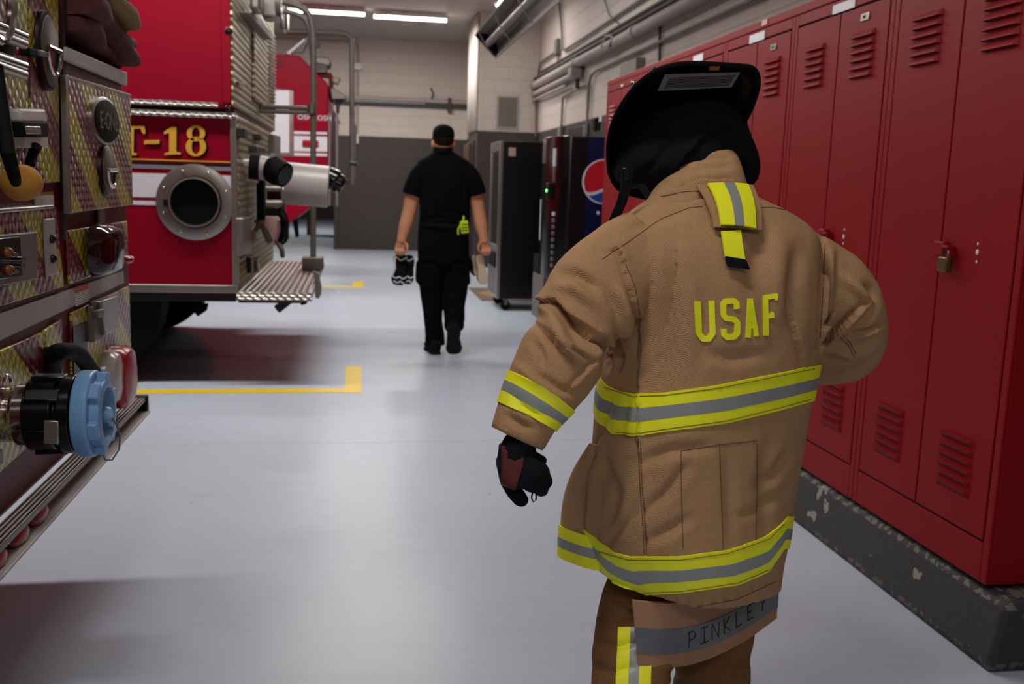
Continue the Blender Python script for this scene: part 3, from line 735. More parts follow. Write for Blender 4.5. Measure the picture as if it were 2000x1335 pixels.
# control panel
cp = np_([(-40, 416), (110, 404), (126, 560), (-40, 612)], XF, .012, 'control_panel', 'chevron')
np_([(-40, 410), (106, 399), (108, 407), (-40, 420)], XF, .03, 'panel_trim', 'grey_metal', cp)
np_([(-40, 462), (72, 452), (75, 545), (-40, 568)], XF+.012, .008, 'control_recess', 'dull_steel', cp)
np_([(-40, 468), (40, 461), (45, 540), (-40, 552)], XF+.02, .006, 'switch_plate', 'black_gloss', cp)
for x, y in ((14, 493), (16, 527)): M().sphere(XP(x, y, XF+.028), .014, 14, (1, 1, .9)).make('switch_knob', 'orange_knob', cp)
for x, y in ((45, 517), (47, 505), (32, 497), (33, 530)): M().cyl(XP(x, y, XF+.02), XP(x, y, XF+.05), .005, seg=8).make('toggle', 'chrome', cp)
np_([(86, 428), (107, 425), (113, 535), (92, 541)], XF+.012, .006, 'hinge_plate', 'silver_stripe', cp)
for x, y in ((101, 467), (103, 505)): M().sphere(XP(x, y, XF+.02), .012, 12).make('hinge_bolt', 'black_metal', cp)
# right lamp panel
lp = np_([(132, 450), (249, 431), (251, 512), (137, 556)], XF, .010, 'lamp_panel', 'chevron')
np_([(177, 452), (226, 447), (231, 508), (181, 529)], XF+.01, .014, 'lamp_bezel', 'chrome', lp, .006)
m = M(); c = XP(194, 487, XF+.024); rings = [[c+V((x, .135*s*math.copysign(abs(math.cos(a))**.6, math.cos(a)), .082*s*math.copysign(abs(math.sin(a))**.6, math.sin(a)))) for a in [2*PI*k/36 for k in range(36)]] for x, s in ((0, 1), (.03, .93), (.05, .78), (.058, .5))]
m.loft(rings).make('lamp_lens', 'lens_dark', lp)
np_([(193, 402), (206, 400), (206, 440), (195, 443)], XF, .012, 'door_strut', 'dull_steel', NT_)
M().sphere(XP(248, 506, XF+.02), .03, 14, (.8, 1.2, .5)).make('side_marker', 'lens_red', NT_)
# silver waist stripe
np_([(-40, 626), (241, 529), (242, 552), (-40, 683)], XF, .006, 'waist_stripe', 'silver_stripe', NT_, 0)
np_([(148, 560), (172, 553), (174, 588), (150, 598)], XF+.006, .003, 'warning_sticker', 'warning_label', NT_, 0)
# lower panels
np_([(-40, 702), (86, 648), (87, 742), (88, 845), (-40, 960)], XF, .012, 'lower_panel', 'chevron')
np_([(89, 645), (122, 622), (123, 735), (124, 815), (90, 843)], XF, .012, 'lower_panel', 'chevron')
lr = np_([(141, 610), (253, 558), (258, 760), (143, 798)], XF, .010, 'lamp_box_panel', 'chevron')
np_([(143, 640), (170, 628), (171, 720), (145, 740)], XF+.01, .004, 'slot', 'black_metal', lr, 0)
np_([(183, 598), (198, 593), (200, 660), (185, 668)], XF+.01, .02, 'latch_plate', 'dull_steel', lr)
np_([(198, 588), (231, 577), (233, 640), (208, 655)], XF+.01, .035, 'latch_box', 'grey_metal', lr)
np_([(192, 606), (204, 602), (206, 617), (194, 621)], XF+.03, .02, 'latch_bolt', 'dull_steel', lr)
def roundlamp(x, y, ry, rz, d, nm, mat, mat2, e=2):
    c = XP(x, y, XF+.01)
    o = M().loft([[c+V((dx, ry*s*math.copysign(abs(math.cos(a))**(2/e), math.cos(a)), rz*s*math.copysign(abs(math.sin(a))**(2/e), math.sin(a)))) for a in [2*PI*k/36 for k in range(36)]] for dx, s in ((0, 1), (d*.55, .98), (d*.85, .85), (d, .5))]).make(nm, mat, NT_)
    return o
roundlamp(206, 737, .085, .086, .05, 'reversing_lamp', 'lens_clear', None)
roundlamp(222, 735, .095, .104, .065, 'brake_lamp', 'lens_red', None, 3)
# black bow handle
hc = XP(142, 735, XF+.03)
M().tube(bendpath([XP(104, 735, XF), XP(104, 686, XF+.09), XP(150, 684, XF+.10), XP(182, 728, XF+.09)], .12, 8), .021, 12).make('bow_handle', 'black_rubber', NT_)
np_([(100, 676), (110, 684), (110, 730), (99, 730)], XF+.01, .02, 'handle_bracket', 'black_metal', NT_)
# hydrant inlet: stainless neck, black collar and blue storz cap (axis points out of the rear)
YI = 2.27; ic = YP(180, 810, YI); zc = ic.z
x_cap = ic.x
O = V((XF, YI, zc+.004))
L = x_cap-XF
def lat(nm, mat, prof, par=NT_): return M().lathe(O, (1, 0, 0), prof, 48).make(nm, mat, par, True, 30, .002)
neck = lat('inlet_neck', 'chrome', [(.07, -.02), (.07, L-.28), (.064, L-.27), (.064, L-.16), (.071, L-.155), (.071, L-.13)])
lat('inlet_collar', 'black_gloss', [(.072, L-.132), (.083, L-.128), (.083, L-.07), (.074, L-.065), (.074, L-.06), (.09, L-.055), (.09, L-.03), (.07, L-.026)], neck)
for a in (20, 95, 140, 200, 265, 320):
    q = V((0, math.cos(math.radians(a)), math.sin(math.radians(a)))); M().obox(O+V((L-.085, 0, 0))+q*.085, V((.036, 0, 0)), q.cross(V((1, 0, 0)))*.014, q*.007).make('collar_lug', 'black_gloss', neck, True, bevel=.003)
q = V((0, math.cos(math.radians(250)), math.sin(math.radians(250))))
M().obox(O+V((L-.062, -.090, -.02)), V((.016, 0, 0)), V((0, .004, 0)), V((0, .004, .026))).make('collar_clip', 'grey_metal', neck, True, bevel=.003)
cap = lat('storz_cap', 'blue_cap', [(.07, L-.026), (.096, L-.024), (.099, L-.018), (.099, L+.008), (.095, L+.012), (.078, L+.012), (.078, L+.032), (.071, L+.036), (.060, L+.036), (.056, L+.018), (.02, L+.016)], neck)
# the cap is its own colour ring with six lugs and a central boss
for k in range(6):
    a = 2*PI*k/6+.25; q = V((0, math.cos(a), math.sin(a))); M().obox(O+V((L+.022, 0, 0))+q*.082, V((.012, 0, 0)), q.cross(V((1, 0, 0)))*.02, q*.012).make('cap_lug', 'blue_cap', cap, True, bevel=.004)
M().lathe(O+V((L+.016, 0, -.004)), (1, 0, 0), [(.019, 0), (.019, .02), (.015, .026)], 20).make('cap_boss', 'blue_cap', cap)
bp = O+V((L+.04, 0, -.01))
M().tube([bp, bp+V((.01, .012, -.02)), bp+V((.012, .03, -.05)), bp+V((.008, .035, -.085)), bp+V((-.004, .015, -.105)), bp+V((-.01, -.02, -.095)), bp+V((-.012, -.035, -.075))], .0022, 6).make('cap_wire', 'dull_steel', cap)
M().tube(arc(O+V((L-.17, -.02, .072)), (0, 1, 0), (0, 0, 1), .022, 0, PI, 8), .004, 6).make('neck_bail', 'chrome', neck)
# folding foot step low at the left
st = np_([(-60, 905), (6, 875), (8, 905), (-60, 950)], XF+.01, .012, 'foot_step', 'dull_steel', NT_)
np_([(-60, 950), (-6, 915), (-8, 945), (-60, 990)], XF+.01, .04, 'step_tread', 'black_rubber', st)

# yellow foam ball on a black strap
t = thing('float_ball', XP(42, 357, XF+.08), 'tan foam ball hanging from a black strap on the nearest fire engine', 'ball')
c = XP(42, 357, XF+.09); mp = m_per_px(c)
M().sphere(c, 39*mp, 28, (1, 1.03, .92)).make('ball', 'tan_foam', t)
M().tube([XP(-8, 130, XF+.10), XP(4, 220, XF+.12), XP(16, 300, XF+.14), XP(28, 345, XF+.09+39*mp+.004), XP(31, 356, XF+.09+36*mp)], [.014, .014, .014, .012, .01], 10).make('strap', 'black_rubber', t)
M().tube([XP(58, 320, XF+.05), XP(66, 295, XF+.05), XP(72, 285, XF+.06)], .012, 8).make('cord', 'black_rubber', t)

# folded hose on the hose bed
t = thing('fire_hose', (-1.0, 3.2, 1.73), 'dark red folded fire hose with tan folds on top of the nearest engine', 'hose')
random.seed(11)
def fold(i, z0, y0, y1, th, mat, out, sag):
    rings = []; n = 14
    for k in range(n+1):
        f = k/n; y = y0+(y1-y0)*f; x = XF+.02+out+.018*math.sin(f*6+i)-.03*f; z = z0+sag*math.sin(PI*f)-.05*f+.012*math.sin(9*f+i*2)
        h = th*(1+.15*math.sin(f*8+i)); ang = .12*math.sin(3*f+i)
        ax = V((math.cos(ang)*.075, 0, math.sin(ang)*.075))
        rings.append(sring((x-.06, y, z), ax, V((0, 0, h)), 20, 3))
    M().loft(rings).make('hose_fold', mat, t)
specs = [(1.76+.043*k, 2.96-.005*(k%2), 3.56+.03*((k*7)%3)+.006*k, .0215+.003*((k*5)%3), 'hose_tan' if k in (3, 8) else 'hose_brown', .01+.012*((k*3)%5), .015+.012*((k*2)%4)) for k in range(10)]
for i, s in enumerate(specs): fold(i, *s)
for z, y, w in ((1.775, 3.57, .055), (1.85, 3.60, .05), (2.0, 3.65, .06)):
    M().sphere((XF-.03, y, z), .05, 16, (1.3, .9, .75)).make('hose_bend', 'hose_tan', t)

# ================================================================ TRUCK T-18
YT, XT = 6.40, -.755; YT2 = 9.05
T18 = thing('fire_engine', (-3.5, 7.7, 0), 'red fire engine with T-18 in gold on its side and a round suction inlet', 'fire engine', 'fire trucks')
def tp(pts, y0, th, nm, mat, par=T18, bevel=.003): return M().prism([YP(x, y, y0) for x, y in pts], (0, th, 0)).make(nm, mat, par, True, bevel=bevel)
def tb(lo, hi, nm, mat, par=T18, bevel=.004): return M().box(lo, hi).make(nm, mat, par, True, bevel=bevel)
zl = 0
tb((-9, YT+.01, .60), (XT, YT2, 1.74), 'lower_body', 'red_paint', bevel=.01)
tb((-9, YT-.02, 1.76), (XT-.02, 9.5, 2.95), 'upper_body', 'red_paint', bevel=.03)
tb((-8.8, YT+.1, .30), (-2.3, YT2-.1, .62), 'chassis', 'black_metal'); tb((-2.3, YT+.03, .545), (XT-.02, YT2-.1, .62), 'chassis', 'black_metal')
tb((-9, YT+.05, 1.735), (XT-.01, YT2-.05, 1.77), 'body_gap', 'gap_dark')
S = lambda x, y: YP(x, y, YT)
tb((-9, YT-.022, 1.705), (XT+.002, YT+.06, 1.742), 'plate_ledge', 'plate_silver')
tb((-9, YT-.03, 1.768), (XT-.1, YT-.015, 1.80), 'plate_strip', 'plate_silver')
tb((-9, YT-.004, .605), (XT, YT+.05, .655), 'sill_trim', 'grey_metal')
tb((XT-.035, YT-.004, .655), (XT+.003, YT+.05, 1.705), 'corner_trim', 'grey_metal')
for y0, y1, mt in ((312.5, 314.5, 'gold'), (315, 319, 'chrome'), (319, 322, 'black_metal'), (323, 331, 'white_stripe'), (340, 387, 'white_stripe'), (394, 402, 'white_stripe')):
    z1, z0 = S(355, y0).z, S(355, y1).z; d = .012 if mt in ('chrome', 'black_metal') else .003
    tb((-9, YT+.01-d-(.003 if mt == 'gold' else 0), z0), (XT-.036, YT+.02, z1), 'side_stripe' if d < .01 else 'rub_rail', mt, bevel=0)
# suction inlet
c = S(381, 395); R = .238
pl = M().lathe(c+V((0, .01, 0)), (0, -1, 0), [(R, 0), (R, .012), (R-.004, .014), (.165, .014), (.165, 0)], 56).make('inlet_plate', 'grey_metal', T18, True, 30)
M().lathe(c, (0, -1, 0), [(.163, 0), (.163, .02), (.150, .03), (.146, .03), (.140, .01), (.138, -.2), (.01, -.2)], 56).make('suction_port', 'black_rubber', pl, True, 30)
M().lathe(c+V((0, -.03, 0)), (0, -1, 0), [(.157, 0), (.157, .006), (.148, .008), (.146, 0)], 56, True).make('port_ring', 'dull_steel', pl)
for k in range(8):
    a = 2*PI*k/8+.35; M().sphere(c+V((.205*math.cos(a), -.006, .205*math.sin(a))), .009, 10).make('bolt', 'chrome', pl)
tb((c.x-.19, YT-.03, c.z-.03), (c.x-.14, YT, c.z+.02), 'port_latch', 'black_metal', pl)
# lettering T-18 in gold with a black drop shade
def px4(x, y): return (240+x*.3446, 180+y*.3446)
def letters(dx, dy, y0, nm, mat):
    m = M()
    def pg(pts): m.prism([YP(px4(x, y)[0]+dx, px4(x, y)[1]+dy, y0) for x, y in pts], (0, .002, 0))
    # T
    pg([(-28, 192), (122, 190), (128, 235), (112, 236), (100, 206), (62, 207), (60, 342), (78, 347), (78, 357), (10, 359), (10, 349), (28, 344), (28, 210), (-10, 210), (-22, 238), (-36, 238)])
    pg([(120, 272), (207, 270), (207, 292), (120, 294)])
    pg([(276, 196), (303, 195), (303, 336), (328, 343), (328, 353), (236, 355), (236, 345), (262, 338), (262, 232), (232, 238), (232, 224)])
    for cx, cy, rx, ry, t0, t1 in ((414, 233, 52, 45, 29, 11), (414, 308, 58, 55, 34, 11)):
        n = 40
        for k in range(n):
            q = []
            for j in (k, k+1):
                a = 2*PI*j/n; t = t1+(t0-t1)*abs(math.cos(a)); q.append(((cx+rx*math.cos(a), cy+ry*math.sin(a)), (cx+(rx-t)*math.cos(a), cy+(ry-t)*math.sin(a))))
            pg([q[0][0], q[1][0], q[1][1], q[0][1]])
    return m.make(nm, mat, T18, False)
letters(4.2, 2.4, YT+.004, 'number_shade', 'black_gloss'); letters(0, 0, YT, 'number_lettering', 'gold')
# upper body details
for y in (61, 213): M().sphere(YP(446, y, YT-.022), .026, 14, (1, .4, 1)).make('side_marker', 'lens_dark', T18)
tb((YP(433, 100, YT).x, YT-.026, 1.80), (XT-.022, YT, 2.95), 'edge_strip', 'red_paint', bevel=.004)
# rear wall of the body
tb((XT-.03, YT, 1.78), (XT-.008, 9.5, 2.95), 'rear_plate', 'plate_rear')
tb((XT-.005, YT+.06, .62), (XT+.006, YT2-.03, 1.73), 'rear_plate', 'plate_rear')
R_ = lambda x, y, o=0: XP(x, y, XT+o)
def rp(pts, o, th, nm, mat, par=T18, bevel=.004): return M().prism([R_(x, y, o+th)-V((th, 0, 0)) for x, y in pts], (th, 0, 0)).make(nm, mat, par, True, bevel=bevel)
rd = rp([(496, 45), (523, 70), (524, 212), (498, 195)], -.008, .02, 'rear_door', 'plate_rear')
m = M()
for k in range(22):
    y = 74+k*7; m.prism([R_(525, y, -.006), R_(537, y+5, -.006), R_(537, y+7.5, -.006), R_(525, y+2.5, -.006)], (.012, 0, 0))
m.make('door_slats', 'grey_metal', rd, False)
M().cyl(R_(464, 163, .015), R_(479, 165, .015), .012, seg=10).make('door_handle', 'chrome', T18)
# flood lamps at the top
for x0, x1, y0, y1, Yd in ((490, 512, -25, 24, 6.9), (513, 550, -20, 40, 7.3), (548, 563, 10, 62, 8.4)):
    a, c = YP(x0, y0, Yd), YP(x1, y1, Yd); tb((a.x, Yd-.1, c.z), (c.x, Yd+.12, a.z), 'flood_lamp', 'grey_metal', bevel=.02)
M().cyl(YP(538, 8, 7.25), YP(548, 8, 7.25), .10, seg=24).make('flood_lens', 'dull_steel', T18)
rp([(484, 25), (495, 24), (540, 72), (531, 78)], 0, .06, 'lamp_bracket', 'dull_steel')
# rear step
bz = .575
sp = tb((XT, YT-.10, bz), (-.285, YT2-.3, bz+.045), 'tail_step', 'tread', bevel=.006)
tb((XT, YT-.11, bz-.005), (-.283, YT-.095, bz+.05), 'step_edge', 'plate_silver', sp, .002)
tb((XT, YT-.02, bz-.03), (-.36, YT2-.4, bz), 'step_frame', 'black_metal')
# vertical grab pole on a block
bx = V((-.345, 8.0, bz+.045))
blk = tb((bx.x-.09, 7.9, bz+.045), (bx.x+.075, 8.12, bz+.15), 'pole_block', 'dull_steel', bevel=.008)
pp = bendpath([V((-.35, 8.0, bz+.1)), YP(612, 62, 8.0), YP(604, 24, 8.0), YP(575, 8, 8.0), YP(500, -6, 8.0)], .22, 8)
M().tube(pp, .024, 14).make('grab_pole', 'conduit', T18)
pp = bendpath([YP(611, 120, 8.02), YP(606, 60, 8.02), YP(596, 36, 8.02), YP(573, 25, 8.02), YP(520, 18, 8.02)], .15, 8)
M().tube(pp, .020, 12).make('grab_pole', 'conduit', T18)
for dy in (0, 9): M().cyl(YP(505, 208+dy, 8.05), YP(609, 211+dy, 8.05), .017, seg=12).make('cross_rail', 'conduit', T18)
M().cyl(YP(609, 203, 7.98), YP(609, 222, 7.98), .034, seg=14).make('rail_clamp', 'dull_steel', T18)
# gated inlet elbow
e0 = YP(476, 325, 6.85); 
iv = M().cyl((XT, 6.85, e0.z), YP(500, 325, 6.85), .075, seg=28).make('inlet_elbow', 'grey_metal', T18)
M().cyl(YP(488, 325, 6.85), YP(508, 327, 6.85), .086, seg=28).make('elbow_ring', 'black_rubber', iv)
M().tube([YP(505, 327, 6.85), YP(520, 329, 6.84), YP(532, 333, 6.82)], [.082, .082, .08], 28).make('elbow_pipe', 'silver_stripe', iv)
M().tube([YP(528, 331, 6.82), YP(538, 333, 6.80), YP(539, 333.5, 6.80), YP(556, 342, 6.76)], [.085, .098, .09, .085], 28).make('elbow_cap', 'black_rubber', iv)
M().tube([YP(554, 341, 6.763), YP(557, 342.6, 6.755)], [.066, .066], 28).make('cap_face', 'black_gloss', iv)
M().cyl(YP(470, 350, 6.85), YP(505, 353, 6.85), .02, seg=12).make('drain_valve', 'chrome', iv)
# big silver drum of the rear monitor with a black nozzle
D0, D1 = YP(553, 357, 7.3), YP(642, 365, 7.3)
dr = M().lathe(D0, D1-D0, [(.10, -.01), (.150, 0), (.152, .008), (.152, (D1-D0).length-.006), (.146, (D1-D0).length), (.05, (D1-D0).length+.002)], 48).make('monitor_drum', 'silver_stripe', T18, True, 30)
N0, N1 = YP(641, 346, 7.3), YP(668, 363, 7.3)
M().lathe(N0, N1-N0, [(.075, -.02), (.085, .02), (.088, .05), (.072, .065), (.074, .10), (.06, .105), (.055, .125), (.03, .13)], 32).make('monitor_nozzle', 'black_gloss', dr, True, 30)
for x, y in ((553, 370),): M().sphere(YP(x, y, 7.14), .012, 10).make('drum_screw', 'chrome', dr)
for y in (368, 396): M().cyl(YP(512, y, 7.2), YP(552, y, 7.2), .02, seg=12).make('monitor_strut', 'grey_metal', dr)
for x0, y0, x1, y1, mt, Yd in ((500, 345, 516, 430, 'black_rubber', 6.95), (520, 362, 550, 392, 'lens_dark', 7.4), (548, 340, 556, 430, 'dull_steel', 7.35), (515, 402, 552, 425, 'black_metal', 7.4)):
    a, c = YP(x0, y0, Yd), YP(x1, y1, Yd); tb((a.x, Yd, c.z), (c.x, Yd+.15, a.z), 'pump_housing', mt, bevel=.015)
# clear bag and strapping hanging under the drum
bag = M(); c = YP(530, 450, 7.1)
bag.loft([sring(c+V((0, 0, z)), V((w, 0, 0)), V((0, .05, 0)), 16, 2.4) for z, w in ((.10, .06), (.06, .075), (0, .07), (-.06, .05), (-.10, .03))]); bag.make('hanging_pouch', 'pink_note', T18)
for k, (x0, y0, x1, y1) in enumerate(((500, 430, 528, 470), (548, 420, 556, 445), (510, 410, 500, 450), (552, 425, 545, 478), (540, 470, 552, 500))):
    M().tube([YP(x0, y0, 7.05), YP((x0+x1)/2+4, (y0+y1)/2, 7.0), YP(x1, y1, 7.05)], .018, 8).make('strap', 'black_rubber' if k % 2 else 'dull_steel', T18)
M().tube(bendpath([YP(552, 408, 7.1), YP(563, 430, 7.1), YP(560, 470, 7.1), YP(548, 478, 7.1)], .06), .009, 8).make('hanging_cable', 'black_rubber', T18)
rp([(475, 426), (490, 424), (491, 494), (476, 498)], .006, .045, 'junction_plate', 'grey_metal')
rp([(492, 450), (500, 449), (501, 472), (493, 474)], .006, .03, 'marker_reflector', 'orange_knob')
rp([(490, 502), (495, 501), (497, 530), (491, 533)], .006, .03, 'latch_bar', 'black_metal'); M().cyl(R_(499, 505, .03), R_(501, 528, .03), .022, seg=12).make('latch_pin', 'chrome', T18)
rp([(535, 262), (548, 266), (548, 330), (537, 335)], 0, .05, 'side_rail', 'grey_metal')
for x0, y0, x1, y1 in ((500, 285, 520, 300), (478, 250, 484, 270), (508, 262, 514, 276)):
    rp([(x0, y0), (x1, y0+4), (x1, y1), (x0, y1-2)], .004, .05, 'rear_fitting', 'black_metal')
rp([(537, 300), (566, 318), (566, 326), (537, 312)], .02, .05, 'rear_bracket', 'grey_metal')
# wheels and things below the body
for x in (-1.78, -6.6):
    for y in (YT+.05, YT2-.4):
        w = M().lathe((x, y, .53), (0, 1, 0), [(.28, .05), (.30, 0), (.48, 0), (.53, .03), (.53, .30), (.48, .33), (.28, .33)], 40).make('wheel', 'black_rubber', T18, True, 40)
        M().lathe((x, y+.03, .53), (0, 1, 0), [(.06, -.02), (.12, 0), (.28, .02), (.28, .25)], 32).make('wheel_hub', 'dull_steel', w)
tp([(370, 592), (407, 592), (404, 606), (386, 618), (381, 612)], 7.2, .02, 'mud_flap', 'black_rubber')
tp([(612, 528), (623, 535), (628, 560), (627, 575), (622, 583), (616, 581)], 7.0, .03, 'hanging_flap', 'conduit')
tp([(535, 598), (575, 578), (570, 592), (552, 606), (546, 611), (540, 606)], 6.8, .1, 'tow_hook', 'black_metal')
tp([(584, 588), (604, 566), (606, 580), (598, 594), (588, 596)], 6.6, .08, 'tow_hook', 'black_metal')

# ================================================================ CRASH TRUCK
YO = 13.0
OK_ = thing('crash_truck', (-4, 14.3, 0), 'red airport crash truck farthest back with white stripes and lettering on its side', 'fire engine', 'fire trucks')
def op(pts, y0, th, nm, mat, par=OK_, bevel=.004): return M().prism([YP(x, y, y0) for x, y in pts], (0, th, 0)).make(nm, mat, par, True, bevel=bevel)
S2 = lambda x, y: YP(x, y, YO)
body = [(-7, 2.90), (-.735, 2.90), (-.365, 2.555), (-.38, 1.0), (-.60, .98), (-.92, .73), (-7, .73)]
M().prism([(x, YO, z) for x, z in body], (0, 2.7, 0)).make('body', 'red_paint', OK_, True, bevel=.02)
op([(500, 160), (574, 168), (574, 176), (500, 170)], YO-.03, .04, 'door_hood', 'red_paint')
f = op([(500, 168), (573, 170), (573, 305), (500, 305)], YO-.012, .02, 'door_surround', 'grey_metal')
op([(500, 176), (565, 176), (565, 298), (500, 298)], YO-.02, .02, 'roller_door', 'white_stripe', f)
for k in range(2): op([(541, 117+k*10), (552, 118+k*10), (552, 122+k*10), (541, 121+k*10)], YO-.01, .02, 'vent_slot', 'black_metal')
for ya, yb in ((256, 261.5), (265, 295), (298, 304)):
    op([(574, ya), (639, ya+2), (639, yb+1), (574, yb)], YO-.004, .006, 'side_stripe', 'white_stripe', bevel=0)
rl = op([(590, 273), (622, 274), (622, 288), (590, 287)], YO-.03, .04, 'marker_lamp', 'lens_red', bevel=.015)
m = M(); p0, p1 = S2(581, 233), S2(629, 235); text(m, 'OSHKOSH', .092, p0+V((0, -.006, 0)), p1-p0, (0, 0, 1), .006, 1.02); m.make('lettering', 'white_stripe', OK_, False)
# front end: frames, roof gear and mirror arm
for x, X, mt in ((643, -.34, 'conduit'), (651, -.29, 'visor'), (658, -.24, 'conduit')):
    a = YP(x, 200, YO); M().box((a.x-.02, YO+.02, 1.0), (a.x+.02, YO+.1, 2.2)).make('front_post', mt, OK_, True, bevel=.01)
op([(640, 190), (664, 238), (664, 245), (640, 205)], YO+.03, .06, 'front_brace', 'brown_wood')
op([(616, 110), (641, 111), (648, 120), (644, 130), (616, 124)], YO+.2, .4, 'turret_cap', 'dull_steel', bevel=.02)
op([(616, 123), (639, 124), (639, 143), (616, 143)], YO+.2, .4, 'turret_base', 'lens_dark', bevel=.01)
op([(612, 141), (647, 142), (651, 150), (651, 200), (644, 198), (642, 152), (612, 150)], YO+.25, .1, 'turret_arm', 'red_dark', bevel=.01)
op([(650, 148), (665, 152), (660, 165), (648, 160)], YO+.2, .15, 'spot_lamp', 'dull_steel', bevel=.01)
op([(645, 172), (652, 172), (677, 188), (675, 193), (648, 194)], YO+.1, .5, 'bumper_hood', 'dull_steel', bevel=.01)
op([(652, 193), (676, 192), (664, 202), (662, 222), (657, 220), (656, 200)], YO+.2, .1, 'hood_bracket', 'black_metal', bevel=.01)
g = op([(556, 106), (595, 72), (603, 68), (603, 80), (592, 104)], YO+.3, .05, 'light_bar', 'black_gloss', bevel=.01)
op([(558, 104), (593, 75), (597, 78), (566, 106)], YO+.28, .03, 'light_bar_lens', 'white_stripe', g)
op([(614, 85), (625, 84), (625, 92), (618, 93), (617, 105), (613, 105)], YO+.3, .05, 'roof_camera', 'black_metal', bevel=.008)
pp = bendpath([YP(560, 62, YO+.5), YP(668, 64, YO+.5), YP(687, 72, YO+.5), YP(688, 360, YO+.5)], .25, 8)
M().tube(pp, .035, 12).make('mirror_arm', 'conduit', OK_)
M().tube([YP(693, 245, YO+.5), YP(691, 357, YO+.5)], .028, 10).make('mirror_arm', 'conduit', OK_)
M().cyl(YP(640, 355, YO+.5), YP(696, 353, YO+.5), .025, seg=10).make('mirror_arm', 'pipe_dark', OK_)
M().cyl(YP(684, 318, YO+.5), YP(696, 318, YO+.5), .05, seg=10).make('arm_clamp', 'black_metal', OK_)
for x in (-2.4, -5.6):
    for y in (YO+.1, YO+2.1): M().lathe((x, y, .62), (0, 1, 0), [(.3, 0), (.55, 0), (.62, .05), (.62, .45), (.55, .5), (.3, .5)], 32).make('wheel', 'black_rubber', OK_)
op([(570, 425), (581, 423), (584, 462), (577, 464)], YO+.5, .04, 'front_strap', 'black_rubber')
op([(480, 415), (560, 440), (560, 470), (480, 480)], YO+.8, .5, 'underbody', 'black_metal')
# crates seen past the opening
tag(M().box((-1.2, 24.0, 1.05), (-.2, 24.5, 1.7)).box((-1.2, 24, 0), (-1.1, 24.5, 1.05)).box((-.3, 24, 0), (-.2, 24.5, 1.05)).make('wooden_cabinet', 'brown_wood', None, False, bevel=.01), 'brown wooden cabinet beyond the back wall opening', 'cabinet')
# ================================================================ PERSON IN TURNOUT GEAR
PB = V((.72, 1.85, 0))
P1 = thing('person', PB, 'person in tan turnout coat with yellow reflective bands and a black fire helmet', 'person')
def rows_loft(rows, n=40, e=2.5):
    """rows: (xl, yl, xr, yr, Yl, Yr, depth) -> list of rings; ring k: angle 0 = right, 90 = away from the camera"""
    out = []
    for xl, yl, xr, yr, Yl, Yr, d in rows:
        l, r = YP(xl, yl, Yl), YP(xr, yr, Yr); c = (l+r)/2; a = (r-l)/2; b = V((-a.y, a.x, 0)).normalized()*d
        out.append(sring(c, a, b, n, e))
    return out
def resample(rows, k):
    """smooth (catmull-rom) interpolation of numeric rows"""
    R = [np.array(r, float) for r in rows]; out = []
    for i in range(len(R)-1):
        p0, p1, p2, p3 = R[max(i-1, 0)], R[i], R[i+1], R[min(i+2, len(R)-1)]
        for j in range(k):
            t = j/k; out.append(.5*((2*p1)+(-p0+p2)*t+(2*p0-5*p1+4*p2-p3)*t*t+(-p0+3*p1-3*p2+p3)*t**3))
    return [tuple(r) for r in out+[R[-1]]]
TORSO = [(1300, 366, 1432, 362, 1.84, 1.87, .070),
         (1262, 392, 1488, 388, 1.82, 1.90, .095),
         (1215, 430, 1562, 420, 1.80, 1.93, .125),
         (1190, 480, 1606, 462, 1.79, 1.94, .148),
         (1190, 550, 1612, 530, 1.78, 1.95, .165),
         (1190, 630, 1610, 612, 1.78, 1.95, .172),
         (1178, 720, 1600, 700, 1.78, 1.95, .176),
         (1163, 800, 1584, 772, 1.78, 1.95, .178),
         (1158, 880, 1570, 850, 1.78, 1.95, .180),
         (1150, 960, 1557, 930, 1.78, 1.95, .183),
         (1146, 1040, 1542, 1005, 1.78, 1.95, .188),
         (1150, 1100, 1530, 1052, 1.78, 1.97, .190),
         (1158, 1148, 1522, 1092, 1.78, 1.99, .190)]
trows = [list(r) for r in resample(TORSO, 4)]
# widen or narrow each ring until its outline, seen in perspective, has the measured width
for it in range(4):
    for r, (xl, yl, xr, yr, Yl, Yr, d), ring in zip(trows, resample(TORSO, 4), rows_loft(trows)):
        xs = [px(p)[0] for p in ring]; r[0] += (xl-min(xs))*.9; r[2] += (xr-max(xs))*.9
trows = [tuple(r) for r in trows]
def tpar(t):   # t in 0..len-1
    i = min(int(t), len(trows)-2); f = t-i; return tuple(a+(b-a)*f for a, b in zip(trows[i], trows[i+1]))
def tpoint(t, th, e=2.5):
    xl, yl, xr, yr, Yl, Yr, d = tpar(t); l, r = YP(xl, yl, Yl), YP(xr, yr, Yr); c = (l+r)/2; a = (r-l)/2; b = V((-a.y, a.x, 0)).normalized()*d
    ca, sa = math.cos(th), math.sin(th)
    return c + a*math.copysign(abs(ca)**(2/e), ca) + b*math.copysign(abs(sa)**(2/e), sa)
coat = M(); coat.loft(rows_loft(trows))
